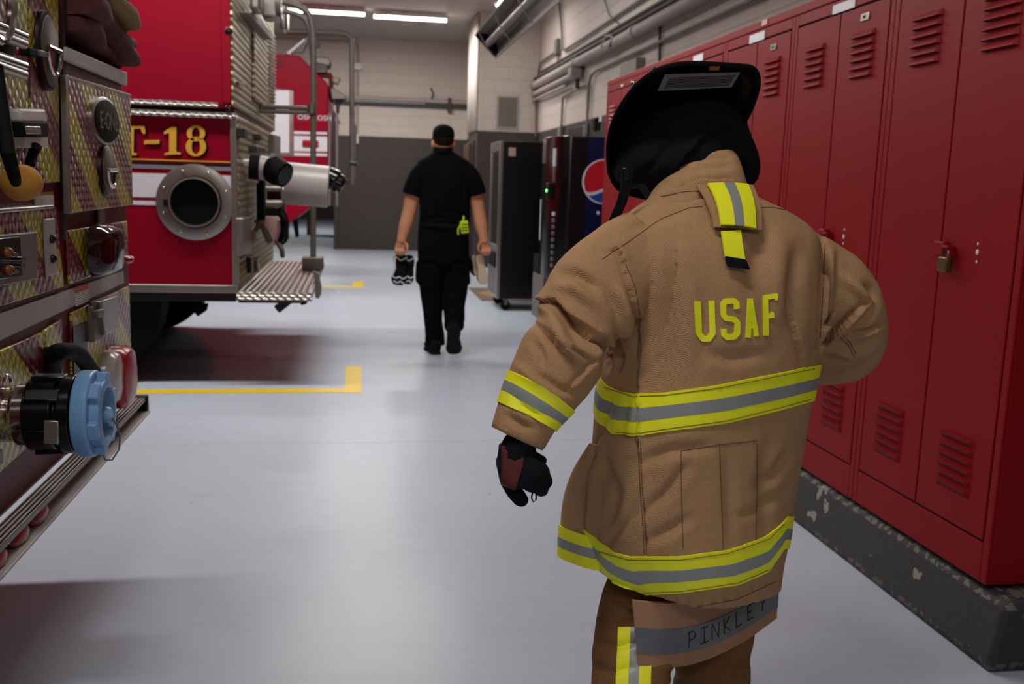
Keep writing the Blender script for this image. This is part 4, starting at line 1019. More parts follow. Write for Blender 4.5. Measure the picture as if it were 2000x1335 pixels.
def limb(m, pts, n=24, ecc=.85, cap=True):
    """pts: (px, py, Y, halfwidth_px[, ecc]) -> lofted sleeve; returns ring function"""
    pts = resample([(p[0], p[1], p[2], p[3], p[4] if len(p) > 4 else ecc) for p in pts], 5)
    C = [YP(p[0], p[1], p[2]) for p in pts]; rings = []; side0 = None
    for i, p in enumerate(pts):
        t = (C[min(i+1, len(C)-1)]-C[max(i-1, 0)]).normalized(); v = (C[i]-CAM).normalized()
        s = t.cross(v)
        if s.length < .25 and side0 is not None: s = side0 - t*side0.dot(t)
        s.normalize()
        if side0 is not None and s.dot(side0) < 0: s = -s
        side0 = s; b = s.cross(t).normalized(); hw = p[3]*m_per_px(C[i])
        rings.append((C[i], s*hw, b*hw*p[4]))
    if m is not None: m.loft([sring(c, a, b, n, 2.2) for c, a, b in rings], cap, cap)
    return rings
LS = limb(coat, [(1262, 462, 1.80, 60), (1222, 500, 1.79, 80), (1176, 555, 1.78, 95), (1146, 602, 1.76, 94), (1122, 648, 1.745, 74), (1100, 694, 1.725, 84), (1066, 752, 1.71, 76), (1036, 802, 1.70, 64), (1010, 856, 1.69, 56)])
RS = limb(coat, [(1548, 474, 1.92, 42), (1592, 520, 1.93, 62), (1630, 570, 1.94, 76), (1652, 625, 1.96, 78), (1655, 668, 2.00, 72), (1620, 690, 2.08, 62), (1560, 694, 2.16, 56), (1490, 690, 2.22, 52)])
# collar
coat.loft(rows_loft(resample([(1262, 402, 1470, 398, 1.83, 1.88, .085), (1282, 378, 1450, 372, 1.84, 1.88, .082), (1312, 342, 1440, 334, 1.86, 1.885, .074), (1338, 312, 1430, 306, 1.88, 1.90, .062), (1352, 296, 1420, 291, 1.89, 1.905, .05)], 3), 32, 2.2))
# side pocket bulge on the left
POCK = resample([(1158, 868, 1200, 868, 1.84, 1.90, .02), (1137, 925, 1200, 925, 1.86, 1.94, .045), (1122, 985, 1200, 985, 1.88, 1.96, .06), (1119, 1050, 1200, 1050, 1.88, 1.97, .065), (1116, 1098, 1200, 1098, 1.88, 1.97, .065)], 4)
PKM = M(); PKM.loft(rows_loft(POCK, 24, 2.6))
me = fuse(coat, .0045, 4)
me = temp_eval(me, [('SUBSURF', dict(levels=1, render_levels=1))]) if False else me
n = len(me.vertices)
co = np.zeros(n*3); me.vertices.foreach_get('co', co); co = co.reshape(-1, 3)
def normals(me):
    a = np.zeros(len(me.vertices)*3); me.vertices.foreach_get('normal', a); return a.reshape(-1, 3)
def projn(co):
    q = co-np.array(CAM); c = q@np.array(FW); return CX+F*(q@np.array(RT))/c, CY-F*(q@np.array(UP))/c
def sculpt(co, nrm, strokes, facing=.22):
    """creases and folds of the cloth: each stroke is a polyline, its width and its depth"""
    X, Y = projn(co); q = np.array(CAM)-co; q /= np.linalg.norm(q, axis=1)[:, None]
    vis = np.clip(((q*nrm).sum(1)+facing)/.3, 0, 1); disp = np.zeros(len(co))
    for stk in strokes:
        pts, w, amp = stk[:3]; lap = len(stk) > 3
        pts = np.array(pts, float); L = np.r_[0, np.cumsum(np.hypot(*np.diff(pts, axis=0).T))]; best = np.full(len(co), 1e9); bt = np.zeros(len(co)); sg = np.ones(len(co))
        for i in range(len(pts)-1):
            d = pts[i+1]-pts[i]; t = np.clip(((X-pts[i, 0])*d[0]+(Y-pts[i, 1])*d[1])/(d@d), 0, 1); dx = X-pts[i, 0]-t*d[0]; dy = Y-pts[i, 1]-t*d[1]; dd = np.hypot(dx, dy)
            k = dd < best; best[k] = dd[k]; bt[k] = (L[i]+t[k]*(L[i+1]-L[i]))/L[-1]; sg[k] = np.sign(d[0]*dy[k]-d[1]*dx[k])
        env = np.sin(PI*np.clip(bt*.94+.03, 0, 1))**.6; z = best/w
        env = env*(z < 4)
        if lap: prof = np.where(sg < 0, -.75*np.exp(-(z/2.3)**2), .75*np.exp(-(z/1.1)**2))
        else: prof = (1-z**2*.55)*np.exp(-z**2/2)
        disp += -amp*env*prof
    return disp*vis
FOLD = []
def fo(w, amp, *pts): FOLD.append((pts, w, amp*.0013))          # a groove
def fs(w, amp, *pts): FOLD.append((pts, w, amp*.0014, 1))       # a lap: the cloth left of the stroke overhangs the cloth right of it
# left sleeve
fs(9, 17, (1052, 585), (1090, 588), (1122, 628), (1150, 655), (1196, 678)); fo(13, -13, (1052, 575), (1078, 620), (1104, 676), (1126, 705))
fo(7, 13, (1116, 622), (1150, 650), (1182, 668)); fs(7, 15, (1048, 630), (1070, 650), (1088, 672), (1126, 714)); fs(5, 9, (1106, 678), (1130, 685), (1158, 702))
fo(9, 20, (1180, 662), (1186, 690), (1184, 718)); fs(8, 6, (1200, 480), (1217, 512), (1233, 568), (1250, 624), (1253, 682), (1246, 730)); fs(5, 6, (1190, 488), (1206, 484), (1214, 500), (1222, 520))
fo(11, 9, (1095, 532), (1128, 538), (1166, 562)); fo(12, -8, (1085, 560), (1120, 560), (1160, 590)); fo(10, 7, (1180, 560), (1205, 600), (1215, 640)); fo(8, 6, (1040, 665), (1058, 690), (1060, 715)); fo(9, -7, (1010, 715), (1050, 745), (1100, 775))
fo(8, 8, (1128, 770), (1085, 758), (1040, 728)); fo(8, 9, (1205, 650), (1212, 690), (1204, 730)); fs(6, 7, (1165, 700), (1140, 728), (1110, 760)); fo(7, 6, (1000, 770), (1030, 800), (1070, 815)); fs(5, 6, (1156, 705), (1180, 690), (1200, 690))
fo(12, -9, (1210, 560), (1225, 620), (1228, 680)); fo(7, 8, (1040, 838), (1020, 830), (990, 812))
# right sleeve
fs(6, 20, (1690, 594), (1668, 612), (1640, 640), (1602, 678)); fs(5, 11, (1628, 606), (1618, 620), (1602, 646)); fs(5, 11, (1722, 638), (1692, 648), (1655, 656)); fo(12, -9, (1620, 480), (1628, 540), (1628, 600)); fo(7, 8, (1632, 500), (1634, 560), (1630, 600))
fo(9, -9, (1650, 540), (1680, 570), (1700, 590)); fs(6, 11, (1604, 676), (1640, 690), (1672, 704)); fo(8, 8, (1665, 640), (1690, 620), (1705, 600)); fs(6, 9, (1610, 462), (1613, 520), (1608, 610), (1602, 690)); fo(10, -7, (1660, 690), (1690, 690), (1715, 670))
fo(8, 9, (1690, 552), (1702, 566), (1712, 590)); fo(9, 6, (1640, 715), (1660, 722), (1690, 708))
# back
fs(16, 9, (1322, 470), (1318, 560), (1302, 640), (1275, 700)); fo(20, -5, (1280, 490), (1278, 570), (1262, 650)); fo(18, 8, (1498, 430), (1480, 500), (1468, 570)); fo(14, 7, (1560, 480), (1548, 560), (1553, 640)); fo(16, -6, (1525, 480), (1515, 560), (1515, 640)); fs(8, 7, (1540, 590), (1556, 660), (1572, 715))
fo(12, 7, (1245, 905), (1310, 880), (1390, 872)); fo(12, 8, (1250, 1005), (1300, 965), (1345, 905)); fo(12, 7, (1258, 1060), (1300, 1040), (1350, 1010)); fo(12, 8, (1172, 880), (1205, 960), (1190, 1040)); fo(9, 7, (1180, 1070), (1232, 1010), (1250, 960)); fs(5, 16, (1176, 850), (1160, 930), (1150, 1040), (1146, 1096))
fo(10, 7, (1240, 760), (1222, 800), (1215, 860)); fo(12, 5, (1420, 880), (1425, 980), (1430, 1060)); fo(14, 6, (1500, 850), (1488, 950), (1500, 1050)); fo(9, 6, (1205, 765), (1188, 800), (1180, 850)); fo(10, 7, (1540, 880), (1512, 930), (1478, 945)); fs(5, 6, (1246, 700), (1248, 860), (1258, 1000), (1264, 1095))
fo(14, 6, (1380, 690), (1430, 700), (1500, 690)); fo(16, -5, (1350, 560), (1350, 640), (1342, 720)); fo(10, 5, (1440, 1010), (1490, 990), (1530, 960)); fo(12, 5, (1225, 450), (1290, 425), (1340, 410))
# hem: stitched edge with puckers
for k in range(13): x = 1185+k*26; fo(5, 4, (x, 1168-.0*k-max(0, k-8)*8), (x+3, 1205-max(0, k-7)*13))
# collar
fs(5, 8, (1430, 352), (1370, 350), (1300, 374)); fo(6, 6, (1320, 345), (1370, 325), (1425, 325)); fo(5, 6, (1340, 392), (1400, 378), (1440, 378)); fo(5, 6, (1285, 395), (1330, 368), (1352, 335)); fs(5, 7, (1455, 398), (1380, 392), (1270, 402)); fo(4, 5, (1355, 312), (1390, 306), (1425, 309))
nr = normals(me); d = sculpt(co, nr, FOLD)
nz = np.array([noise.noise(V((p[0]*9, p[1]*9, p[2]*5)))*.0035 + noise.noise(V((p[0]*26, p[1]*26, p[2]*15)))*.0013 for p in co])
co2 = co + nr*(d+nz)[:, None]
me.vertices.foreach_set('co', co2.ravel()); me.update()
me = temp_eval(me, [('SMOOTH', dict(factor=.35, iterations=2))])
cverts = [v.co.copy() for v in me.vertices]; cpolys = [tuple(p.vertices) for p in me.polygons]
BV = BVHTree.FromPolygons(cverts, cpolys)
for v in me.vertices: v.co -= PB
coat_o = link('coat', me, 'coat_tan', P1, True, 180)
# ---- pieces sewn on the coat
def hit(x, y, lift=.002):
    d = ray(x, y).normalized(); p, nn, i, dist = BV.ray_cast(CAM, d)
    if p is None: return None
    if nn.dot(d) > 0: nn = -nn
    return p+nn*lift, nn
def near(p, lift):
    q, nn, i, dist = BV.find_nearest(p)
    if nn.dot(p-q) < 0 and nn.dot(q-V((PB.x, PB.y+.05, q.z))) < 0: nn = -nn
    return q+nn*lift
def densify(pts, step):
    out = []
    for a, b in zip(pts, pts[1:]):
        k = max(1, int(math.hypot(b[0]-a[0], b[1]-a[1])/step))
        out += [(a[0]+(b[0]-a[0])*j/k, a[1]+(b[1]-a[1])*j/k) for j in range(k)]
    return out+[pts[-1]]
def seam(m, pts, r=.0012, lift=.0006, step=6, dash=False):
    run_ = []
    for x, y in densify(pts, step):
        h = hit(x, y, lift)
        if h is None:
            if len(run_) > 1: m.tube(run_, r, 5)
            run_ = []
        else: run_.append(h[0])
    if len(run_) > 1: m.tube(run_, r, 5)
def stroke_patch(m, pts, w, lift=.003, step=4, across=3):
    """band of width w px laid on the cloth along a polyline with square ends (built as a thin solid)"""
    P = densify(pts, step); top = []
    for i, (x, y) in enumerate(P):
        a, b = P[max(i-1, 0)], P[min(i+1, len(P)-1)]; tx, ty = b[0]-a[0], b[1]-a[1]; l = math.hypot(tx, ty) or 1; nx, ny = -ty/l, tx/l
        row = []
        for j in range(across+1):
            f = (j/across-.5)*w; h = hit(x+nx*f, y+ny*f, lift)
            if h is None: row = None; break
            row.append(h)
        if row: top.append(row)
    solid(m, top)
def solid(m, rows, th=.0045):
    if len(rows) < 2: return
    nn = len(rows[0]); idt = [m.addv([p for p, q in r]) for r in rows]; idb = [m.addv([p-q*th for p, q in r]) for r in rows]
    for a, b, c, d in zip(idt, idt[1:], idb, idb[1:]):
        for k in range(nn-1): m.face([a+k, b+k, b+k+1, a+k+1]); m.face([c+k, c+k+1, d+k+1, d+k])
        m.face([a, c, d, b]); m.face([a+nn-1, b+nn-1, d+nn-1, c+nn-1])
    for A, B in ((idt[0], idb[0]), (idt[-1], idb[-1])):
        for k in range(nn-1): m.face([A+k, A+k+1, B+k+1, B+k])
def grid_patch(m, quad, nu, nv, lift):
    """quad TL TR BR BL in the picture, projected on the cloth"""
    rows = []
    for i in range(nu+1):
        u = i/nu; row = []
        for j in range(nv+1):
            v = j/nv; x = (quad[0][0]*(1-u)+quad[1][0]*u)*(1-v)+(quad[3][0]*(1-u)+quad[2][0]*u)*v; y = (quad[0][1]*(1-u)+quad[1][1]*u)*(1-v)+(quad[3][1]*(1-u)+quad[2][1]*u)*v
            h = hit(x, y, lift); row.append(h)
        if all(row): rows.append(row)
    solid(m, rows)
# bands round the body: the height of each edge follows the photographed curve and goes on round the front
def curve(pts): xs = [p[0] for p in pts]; ys = [p[1] for p in pts]; return lambda x: float(np.interp(x, xs, ys))
def solve_t(th, cv):
    lo, hi = 4.0, len(trows)-1.0
    for _ in range(26):
        mid = (lo+hi)/2; X, Y = px(tpoint(mid, th))
        if Y < cv(X): lo = mid
        else: hi = mid
    return (lo+hi)/2
def body_band(nm, top, bot, lift=.0035, n=150):
    cs = []
    for k in range(n):
        th = 2*PI*k/n; tv = -abs(th-PI if th > PI else PI-th) if False else None
        thv = th if math.sin(th) <= 0 else -th          # near half follows the photo, far half mirrors it
        cs.append((th, solve_t(thv, top), solve_t(thv, bot)))
    m = M(); fr = [0, .34, .67, 1.0]
    for s in range(3):
        m.cur = 1 if s == 1 else 0; rows = []
        for th, t0, t1 in cs+[cs[0]]:
            row = []
            for j in range(4):
                f = fr[s]+(fr[s+1]-fr[s])*j/3; p = tpoint(t0+(t1-t0)*f, th); c = tpoint(t0+(t1-t0)*f, th+PI); out = (p-c).normalized()
                q, nn, i, dist = BV.ray_cast(p+out*.035, -out, .09)
                if q is None: q, nn, i, dist = BV.find_nearest(p)
                if (q-p).length > .022: q, nn = p+out*.004, out
                if nn.dot(out) < 0: nn = -nn
                row.append((q+nn*(lift+(.0006 if s == 1 else 0)), nn))
            rows.append(row)
        solid(m, rows, .006)
    o = m.make(nm, ['lime_trim', 'silver_trim'], coat_o, True, 38); return o
body_band('reflective_band', curve([(1150, 735), (1178, 742), (1200, 762), (1240, 769), (1300, 766), (1400, 752), (1520, 728), (1600, 712)]), curve([(1150, 818), (1178, 836), (1200, 846), (1240, 851), (1300, 842), (1420, 826), (1520, 801), (1590, 781)]))
body_band('reflective_band', curve([(1140, 1035), (1165, 1068), (1230, 1086), (1330, 1086), (1420, 1074), (1500, 1046), (1540, 1008)]), curve([(1140, 1092), (1170, 1140), (1240, 1161), (1330, 1157), (1440, 1141), (1500, 1115), (1530, 1070)]))
# pocket's strip of trim
m = M()
for s, (f0, f1) in enumerate(((0, .36), (.36, .66), (.66, 1))):
    m.cur = 1 if s == 1 else 0; rr = []
    for f in (f0, f1):
        y = 1036+62*f; i = min(range(len(POCK)-1), key=lambda q: 0 if POCK[q][1] <= y <= POCK[q+1][1] else 1); a, b = POCK[i], POCK[i+1]; g = (y-a[1])/(b[1]-a[1]); r = [p+(q-p)*g for p, q in zip(a, b)]
        r[0] -= 4; r[2] += 2; r[6] += .004; rr.append(rows_loft([r], 24, 2.6)[0])
    m.loft(rr)
m.make('reflective_band', ['lime_trim', 'silver_trim'], coat_o, True, 60)
PKM.make('side_pocket', 'coat_tan', coat_o, True, 60)
# sleeve band
def sleeve_band(rings, s0, s1, nm):
    m = M(); fr = [0, .34, .67, 1.0]
    def at(s, a):
        i = min(int(s), len(rings)-2); f = s-i; c, A, B = [x.lerp(y, f) for x, y in zip(rings[i], rings[i+1])]; return c, c+A*math.cos(a)+B*math.sin(a)
    for s in range(3):
        m.cur = 1 if s == 1 else 0; rows = []
        for k in range(49):
            a = 2*PI*k/48; row = []
            for j in range(3):
                sv = s0+(s1-s0)*(fr[s]+(fr[s+1]-fr[s])*j/2); c, p = at(sv, a); o = (p-c).normalized(); q, nn, i, dist = BV.ray_cast(p+o*.03, -o, .09)
                if q is None: q, nn, i, dist = BV.find_nearest(p)
                if nn.dot(o) < 0: nn = -nn
                row.append((q+nn*.0035, nn))
            rows.append(row)
        solid(m, rows, .006)
    return m.make(nm, ['lime_trim', 'silver_trim'], coat_o, True, 38)
nL = len(LS)-1
sleeve_band(LS, nL*.78, nL*.90, 'reflective_band')
nR = len(RS)-1
sleeve_band(RS, nR*.86, nR*.95, 'reflective_band')
# lettering
LET = {'U': [[(1361, 588), (1364, 650), (1372, 661), (1384, 661), (1391, 650), (1389, 587)]],
       'S': [[(1438, 603), (1437, 592), (1432, 587), (1417, 588), (1412, 593), (1412, 614), (1417, 621), (1433, 623), (1439, 630), (1439, 650), (1433, 657), (1419, 658), (1413, 653), (1412, 642)]],
       'A': [[(1460, 659), (1464, 583)], [(1464, 583), (1476, 656)], [(1461, 637), (1473, 636)]],
       'F': [[(1495, 655), (1494, 579)], [(1490, 581), (1518, 577)], [(1494, 617), (1511, 615)], [(1515, 578), (1515, 586)], [(1508, 609), (1508, 620)]]}
m = M()
for k, sts in LET.items():
    for s in sts: stroke_patch(m, s, {'U': 11.5, 'S': 11, 'A': 9, 'F': 9.5}[k] if not (k == 'F' and len(s) == 2 and abs(s[0][0]-s[1][0]) < 1 and abs(s[0][1]-s[1][1]) < 12) else 5, .0032, 2.5, 2)
m.make('back_lettering', 'lime_trim', coat_o, True, 38)
def card_patch(m, quad, nu, nv, lift, u0=0, u1=1):
    H4 = [hit(*q) for q in quad]; nn = sum((h[1] for h in H4), V((0, 0, 0))).normalized(); rows = []
    for i in range(nu+1):
        u = u0+(u1-u0)*i/nu; row = []
        for j in range(nv+1):
            v = j/nv; p = (H4[0][0]*(1-u)+H4[1][0]*u)*(1-v)+(H4[3][0]*(1-u)+H4[2][0]*u)*v
            row.append((p+nn*(lift+.008*math.sin(PI*v)+.004*math.sin(PI*u)), nn))
        rows.append(row)
    solid(m, rows)
# flap at the nape with an upright strip, then a short yellow tab
m = M(); card_patch(m, [(1352, 367), (1460, 367), (1477, 455), (1386, 449)], 12, 12, .014); flap = m.make('nape_flap', 'coat_tan', coat_o, True, 38)
m = M()
for s, (u0, u1) in enumerate(((0, .36), (.36, .63), (.63, 1))):
    m.cur = 1 if s == 1 else 0; A, B, C_, D = (1372, 368), (1449, 369), (1464, 455), (1397, 448)
    ml = lambda p, q, u: (p[0]+(q[0]-p[0])*u, p[1]+(q[1]-p[1])*u)
    card_patch(m, [(1372, 368), (1449, 369), (1464, 455), (1397, 448)], 5, 14, .020, u0, u1)
m.make('reflective_strip', ['lime_trim', 'silver_trim'], flap, True, 38)
m = M(); grid_patch(m, [(1403, 457), (1440, 456), (1447, 511), (1410, 504)], 5, 8, .014); tab = m.make('pull_tab', 'lime_trim', coat_o, True, 38)
m = M(); grid_patch(m, [(1410, 503), (1447, 510), (1452, 527), (1415, 522)], 5, 4, .015); m.make('tab_end', 'black_fabric', tab, True, 38)
# seams
m = M()
for pts in ([(1176, 506), (1230, 470), (1290, 428), (1345, 406), (1372, 403)], [(1466, 406), (1510, 405), (1552, 414), (1590, 436)],
            [(1245, 700), (1252, 620), (1240, 560), (1222, 515)], [(1612, 476), (1608, 560), (1602, 660)], [(1246, 862), (1249, 940), (1255, 1020), (1258, 1082)],
            [(1251, 862), (1254, 940), (1260, 1020), (1263, 1082)], [(1330, 880), (1331, 960), (1334, 1070)], [(1478, 868), (1478, 950), (1476, 1060)],
            [(1405, 866), (1408, 960), (1412, 1070)], [(1330, 880), (1405, 868), (1478, 860)], [(1640, 650), (1660, 668), (1672, 692)], [(1636, 654), (1656, 672), (1668, 696)],
            [(1170, 1178), (1250, 1190), (1350, 1186), (1440, 1170), (1515, 1135)], [(1290, 384), (1340, 374), (1440, 372)]):
    m = M(); seam(m, pts, .0007)
    if m.v: m.make('seam', 'thread', coat_o, True, 180)
m = M()
for pts in ([(1182, 756), (1240, 774), (1300, 771), (1400, 757), (1520, 733), (1588, 719)], [(1205, 843), (1240, 846), (1300, 837), (1420, 820), (1520, 795), (1580, 779)],
            [(1172, 1076), (1230, 1091), (1330, 1091), (1420, 1079), (1500, 1051), (1528, 1022)], [(1180, 1137), (1240, 1156), (1330, 1152), (1440, 1136), (1500, 1110)]):
    m = M(); seam(m, pts, .0006, .0044)
    if m.v: m.make('band_stitching', 'thread', coat_o, True, 180)
q = hit(1247, 858, .004)
if q: M().sphere(q[0], .006, 12, (1, .6, 1)).make('snap_stud', 'dull_steel', coat_o)

# ---- hem: liner tail that hangs below the coat, with a faded tape and hand lettering
def tail_pt(u, v):   # u 0..1 left to right, v 0..1 down
    x0 = 1238+(1522-1238)*u; top = 1196-4*u-62*u**2.4+8*math.sin(u*5); h = 104-8*u+ (0 if u < .75 else -60*(u-.75)**1.2)
    x1 = x0+8*v*(1-u*1.6); Yd = 1.735+.30*max(0, u-.15)**1.8+.02*v-.016*math.sin(9*u+1)*v
    return YP(x1, top+h*v, Yd)
m = M(); nu, nv = 36, 14
def tail_rows(u0, u1, v0, v1, a, b, off):
    rows = []
    for i in range(a+1):
        u = u0+(u1-u0)*i/a; row = []
        for j in range(b+1):
            v = v0+(v1-v0)*j/b; p = tail_pt(u, v); du = tail_pt(min(u+.02, 1), v)-tail_pt(max(u-.02, 0), v); dv = tail_pt(u, v+.03)-tail_pt(u, v-.03); nn = du.cross(dv).normalized()
            if nn.dot(CAM-p) < 0: nn = -nn
            row.append((p+nn*off, nn))
        rows.append(row)
    return rows
solid(m, tail_rows(0, 1, -.22, 1, nu, nv, 0), .008); tail = m.make('liner_tail', 'coat_worn', P1, True, 50)
m = M(); solid(m, tail_rows(.0, 1, .27, .74, nu, 6, .0015), .003); m.make('faded_tape', 'faded_tape', tail, True, 50)
def ink(m, strokes):
    for s in strokes:
        pts = []
        for a, b in zip(s, s[1:]):
            for k in range(5): pts.append((a[0]+(b[0]-a[0])*k/4, a[1]+(b[1]-a[1])*k/4))
        P = [tail_rows(u, u, v, v, 0, 0, .0024)[0][0][0] if False else None for u, v in []]
        R_ = []
        for u, v in pts:
            p = tail_pt(u, v); du = tail_pt(u+.02, v)-tail_pt(u-.02, v); dv = tail_pt(u, v+.03)-tail_pt(u, v-.03); nn = du.cross(dv).normalized()
            if nn.dot(CAM-p) < 0: nn = -nn
            R_.append(p+nn*.0022)
        m.tube(R_, .0011, 5)
def glyph(ch, u, w, v0, v1):
    G = {'P': [[(0, 1), (.1, 0)], [(0, .05), (.6, 0), (.85, .2), (.7, .45), (.08, .55)]], 'I': [[(.1, 0), (.95, 0)], [(.5, 0), (.45, 1)], [(0, 1), (.9, .95)]],
         'N': [[(0, 1), (.05, 0), (.75, 1), (.85, 0)]], 'K': [[(0, 0), (.05, 1)], [(.7, 0), (.05, .5), (.8, 1)]], 'L': [[(0, 0), (.05, 1), (.7, .95)]],
         'E': [[(.7, 0), (0, .02), (.05, 1), (.7, .97)], [(0, .5), (.55, .48)]], 'Y': [[(0, 0), (.4, .5), (.85, 0)], [(.4, .5), (.3, 1)]]}
    return [[(u+w*x, v0+(v1-v0)*y) for x, y in s] for s in G[ch]]
m = M()
for i, ch in enumerate('PINKLEY'): ink(m, glyph(ch, .365+i*.083, .060, .36-.012*i, .66-.012*i))
m.make('hand_lettering', 'ink', tail, True)

# ---- trousers with a side stripe, boots
tr = M()
limb(tr, [(1272, 1110, 1.90, 68), (1246, 1190, 1.86, 78), (1238, 1280, 1.82, 80), (1230, 1350, 1.78, 76), (1218, 1430, 1.75, 74), (1204, 1520, 1.73, 72), (1192, 1600, 1.72, 70)])
limb(tr, [(1420, 1110, 1.97, 75), (1400, 1200, 2.02, 78), (1390, 1280, 2.04, 74), (1390, 1350, 2.06, 72), (1386, 1420, 2.06, 66), (1380, 1480, 2.06, 62)])
me = fuse(tr, .008, 5); c_ = np.zeros(len(me.vertices)*3); me.vertices.foreach_get('co', c_); c_ = c_.reshape(-1, 3)
TF = []
for w, a, *p in ((7, 9, (1165, 1255), (1215, 1262), (1262, 1248)), (7, 8, (1160, 1300), (1200, 1312), (1240, 1300)), (9, 7, (1180, 1220), (1240, 1215), (1290, 1230)), (7, 8, (1300, 1320), (1360, 1300), (1400, 1270)), (8, 8, (1310, 1345), (1390, 1322), (1440, 1290)), (8, 9, (1455, 1280), (1445, 1310), (1430, 1335))): TF.append((p, w, a*.001))
nr = normals(me); dd = sculpt(c_, nr, TF); nz = np.array([noise.noise(V((p[0]*10, p[1]*10, p[2]*16)))*.006 for p in c_])
c_ = c_+nr*(dd+nz)[:, None]; me.vertices.foreach_set('co', c_.ravel()); me.update()
tv = [v.co.copy() for v in me.vertices]; TB = BVHTree.FromPolygons(tv, [tuple(p.vertices) for p in me.polygons])
for v in me.vertices: v.co -= PB
trous = link('trousers', me, 'trouser_tan', P1, True, 180)
BVc = BV; BV = TB
m = M()
for s, (u0, u1) in enumerate(((0, .36), (.36, .66), (.66, 1))):
    m.cur = 1 if s == 1 else 0; A, B, C_, D = (1208, 1225), (1274, 1225), (1268, 1400), (1200, 1400)
    grid_patch(m, [ml(A, B, u0), ml(A, B, u1), ml(D, C_, u1), ml(D, C_, u0)], 5, 30, .003)
m.make('leg_stripe', ['lime_trim', 'silver_trim'], trous, True, 38)
BV = BVc
lf, rf = YP(1192, 1600, 1.72), YP(1380, 1490, 2.06)
for c, nm, lift, ang in ((lf, 'boot', 0, .1), (rf, 'boot', 0, .1)):
    m = M(); x, y = c.x, c.y
    m.loft([sring((x, y-.01, z), (r, 0, 0), (0, r*1.05, 0), 20) for z, r in ((.22, .048), (.17, .05), (.1, .052), (.012, .052))])
    m.loft([sring((x+.01*k, y+yy, hz/2+.006), (w, 0, 0), (0, 0, hz/2), 18, 2.6) for k, (yy, w, hz) in enumerate(((-.085, .035, .05), (-.06, .052, .10), (0, .052, .12), (.07, .054, .10), (.13, .055, .085), (.18, .045, .07), (.205, .025, .045)))])
    me = fuse(m, .006, 4)
    for v in me.vertices: v.co.z = max(v.co.z, 0.0); v.co -= PB
    link(nm, me, 'boot_black', P1, True, 180)

# ---- body under the gear (one continuous figure)
bd = M(); HC = YP(1352, 268, 2.03)       # head centre
bd.loft([sring(HC+V((0, .01*k, z)), V((w, 0, 0)), V((0, dpt, 0)), 24) for k, (z, w, dpt) in enumerate(((-.105, .035, .04), (-.09, .052, .06), (-.05, .066, .08), (0, .074, .092), (.04, .074, .092), (.075, .058, .072), (.10, .03, .035)))])
fx = HC+V((0, .088, -.01))
bd.sphere(fx+V((0, .018, -.012)), .014, 10, (.9, 1.3, 1.5)); bd.sphere(fx+V((0, .006, -.052)), .018, 10, (1.3, .6, .5)); bd.sphere(fx+V((0, .0, -.088)), .022, 10, (1.2, .8, .8))
for sx in (-1, 1): bd.sphere(HC+V((sx*.077, .0, -.015)), .024, 10, (.35, .8, 1.2)); bd.sphere(fx+V((sx*.03, -.004, .012)), .015, 10, (1.2, .6, .8))
bd.loft([sring(c, (r, 0, 0), (0, r, 0), 18) for c, r in ((HC+V((0, .0, -.07)), .050), (YP(1362, 330, 1.95), .052), (YP(1362, 375, 1.91), .062), (YP(1365, 410, 1.88), .075))])
bd.loft(rows_loft([(1310, 400, 1440, 400, 1.85, 1.89, .06), (1262, 470, 1520, 462, 1.83, 1.92, .09), (1265, 640, 1520, 630, 1.83, 1.93, .10), (1260, 800, 1500, 790, 1.83, 1.93, .10), (1255, 1000, 1480, 990, 1.83, 1.92, .115), (1262, 1110, 1470, 1100, 1.83, 1.92, .11)], 24))
for q in (LS, RS): bd.loft([sring(c, a*.5, b*.5, 14) for c, a, b in q[2:]])
limb(bd, [(1275, 1080, 1.90, 50), (1246, 1190, 1.86, 52), (1232, 1330, 1.79, 48), (1204, 1540, 1.73, 42), (1190, 1660, 1.72, 36)])
limb(bd, [(1425, 1080, 1.93, 60), (1400, 1200, 1.99, 54), (1390, 1330, 2.05, 46), (1382, 1460, 2.06, 38), (1378, 1540, 2.06, 32)])
me = fuse(bd, .008, 4)
for v in me.vertices: v.co.z = max(v.co.z, .02); v.co -= PB
body_o = link('body', me, 'skin_pale', P1, True, 180)
ey = M()
for sx in (-1, 1): ey.sphere(fx+V((sx*.03, .004, .012)), .008, 10)
ey.make('eyes', 'logo_white', body_o)

# ---- black knit ear and neck curtain of the helmet
hd = M()
hd.loft(rows_loft(resample([(1296, 196, 1410, 190, 1.97, 1.99, .09), (1250, 222, 1432, 214, 1.97, 1.99, .112), (1215, 270, 1448, 258, 1.965, 1.99, .128), (1204, 320, 1466, 310, 1.95, 1.99, .122), (1212, 352, 1470, 345, 1.95, 2.0, .095), (1240, 370, 1456, 366, 1.95, 2.0, .08)], 3), 36, 2.3))
me = fuse(hd, .006, 5); c_ = np.zeros(len(me.vertices)*3); me.vertices.foreach_get('co', c_); c_ = c_.reshape(-1, 3)
HF = [([(1262, 378), (1320, 335), (1350, 295), (1385, 255), (1440, 240)], 7, .013, 1)]+[(p, w, a*.001) for w, a, *p in ( (8, 6, (1240, 350), (1280, 320), (1310, 270)), (8, 5, (1420, 290), (1450, 320), (1460, 360)))]
nr = normals(me); dd = sculpt(c_, nr, HF, .1); nz = np.array([noise.noise(V(p)*14)*.005 for p in c_]); c_ = c_+nr*(dd+nz)[:, None]; me.vertices.foreach_set('co', c_.ravel()); me.update()
for v in me.vertices: v.co -= PB
link('neck_curtain', me, 'black_fabric', P1, True, 180)

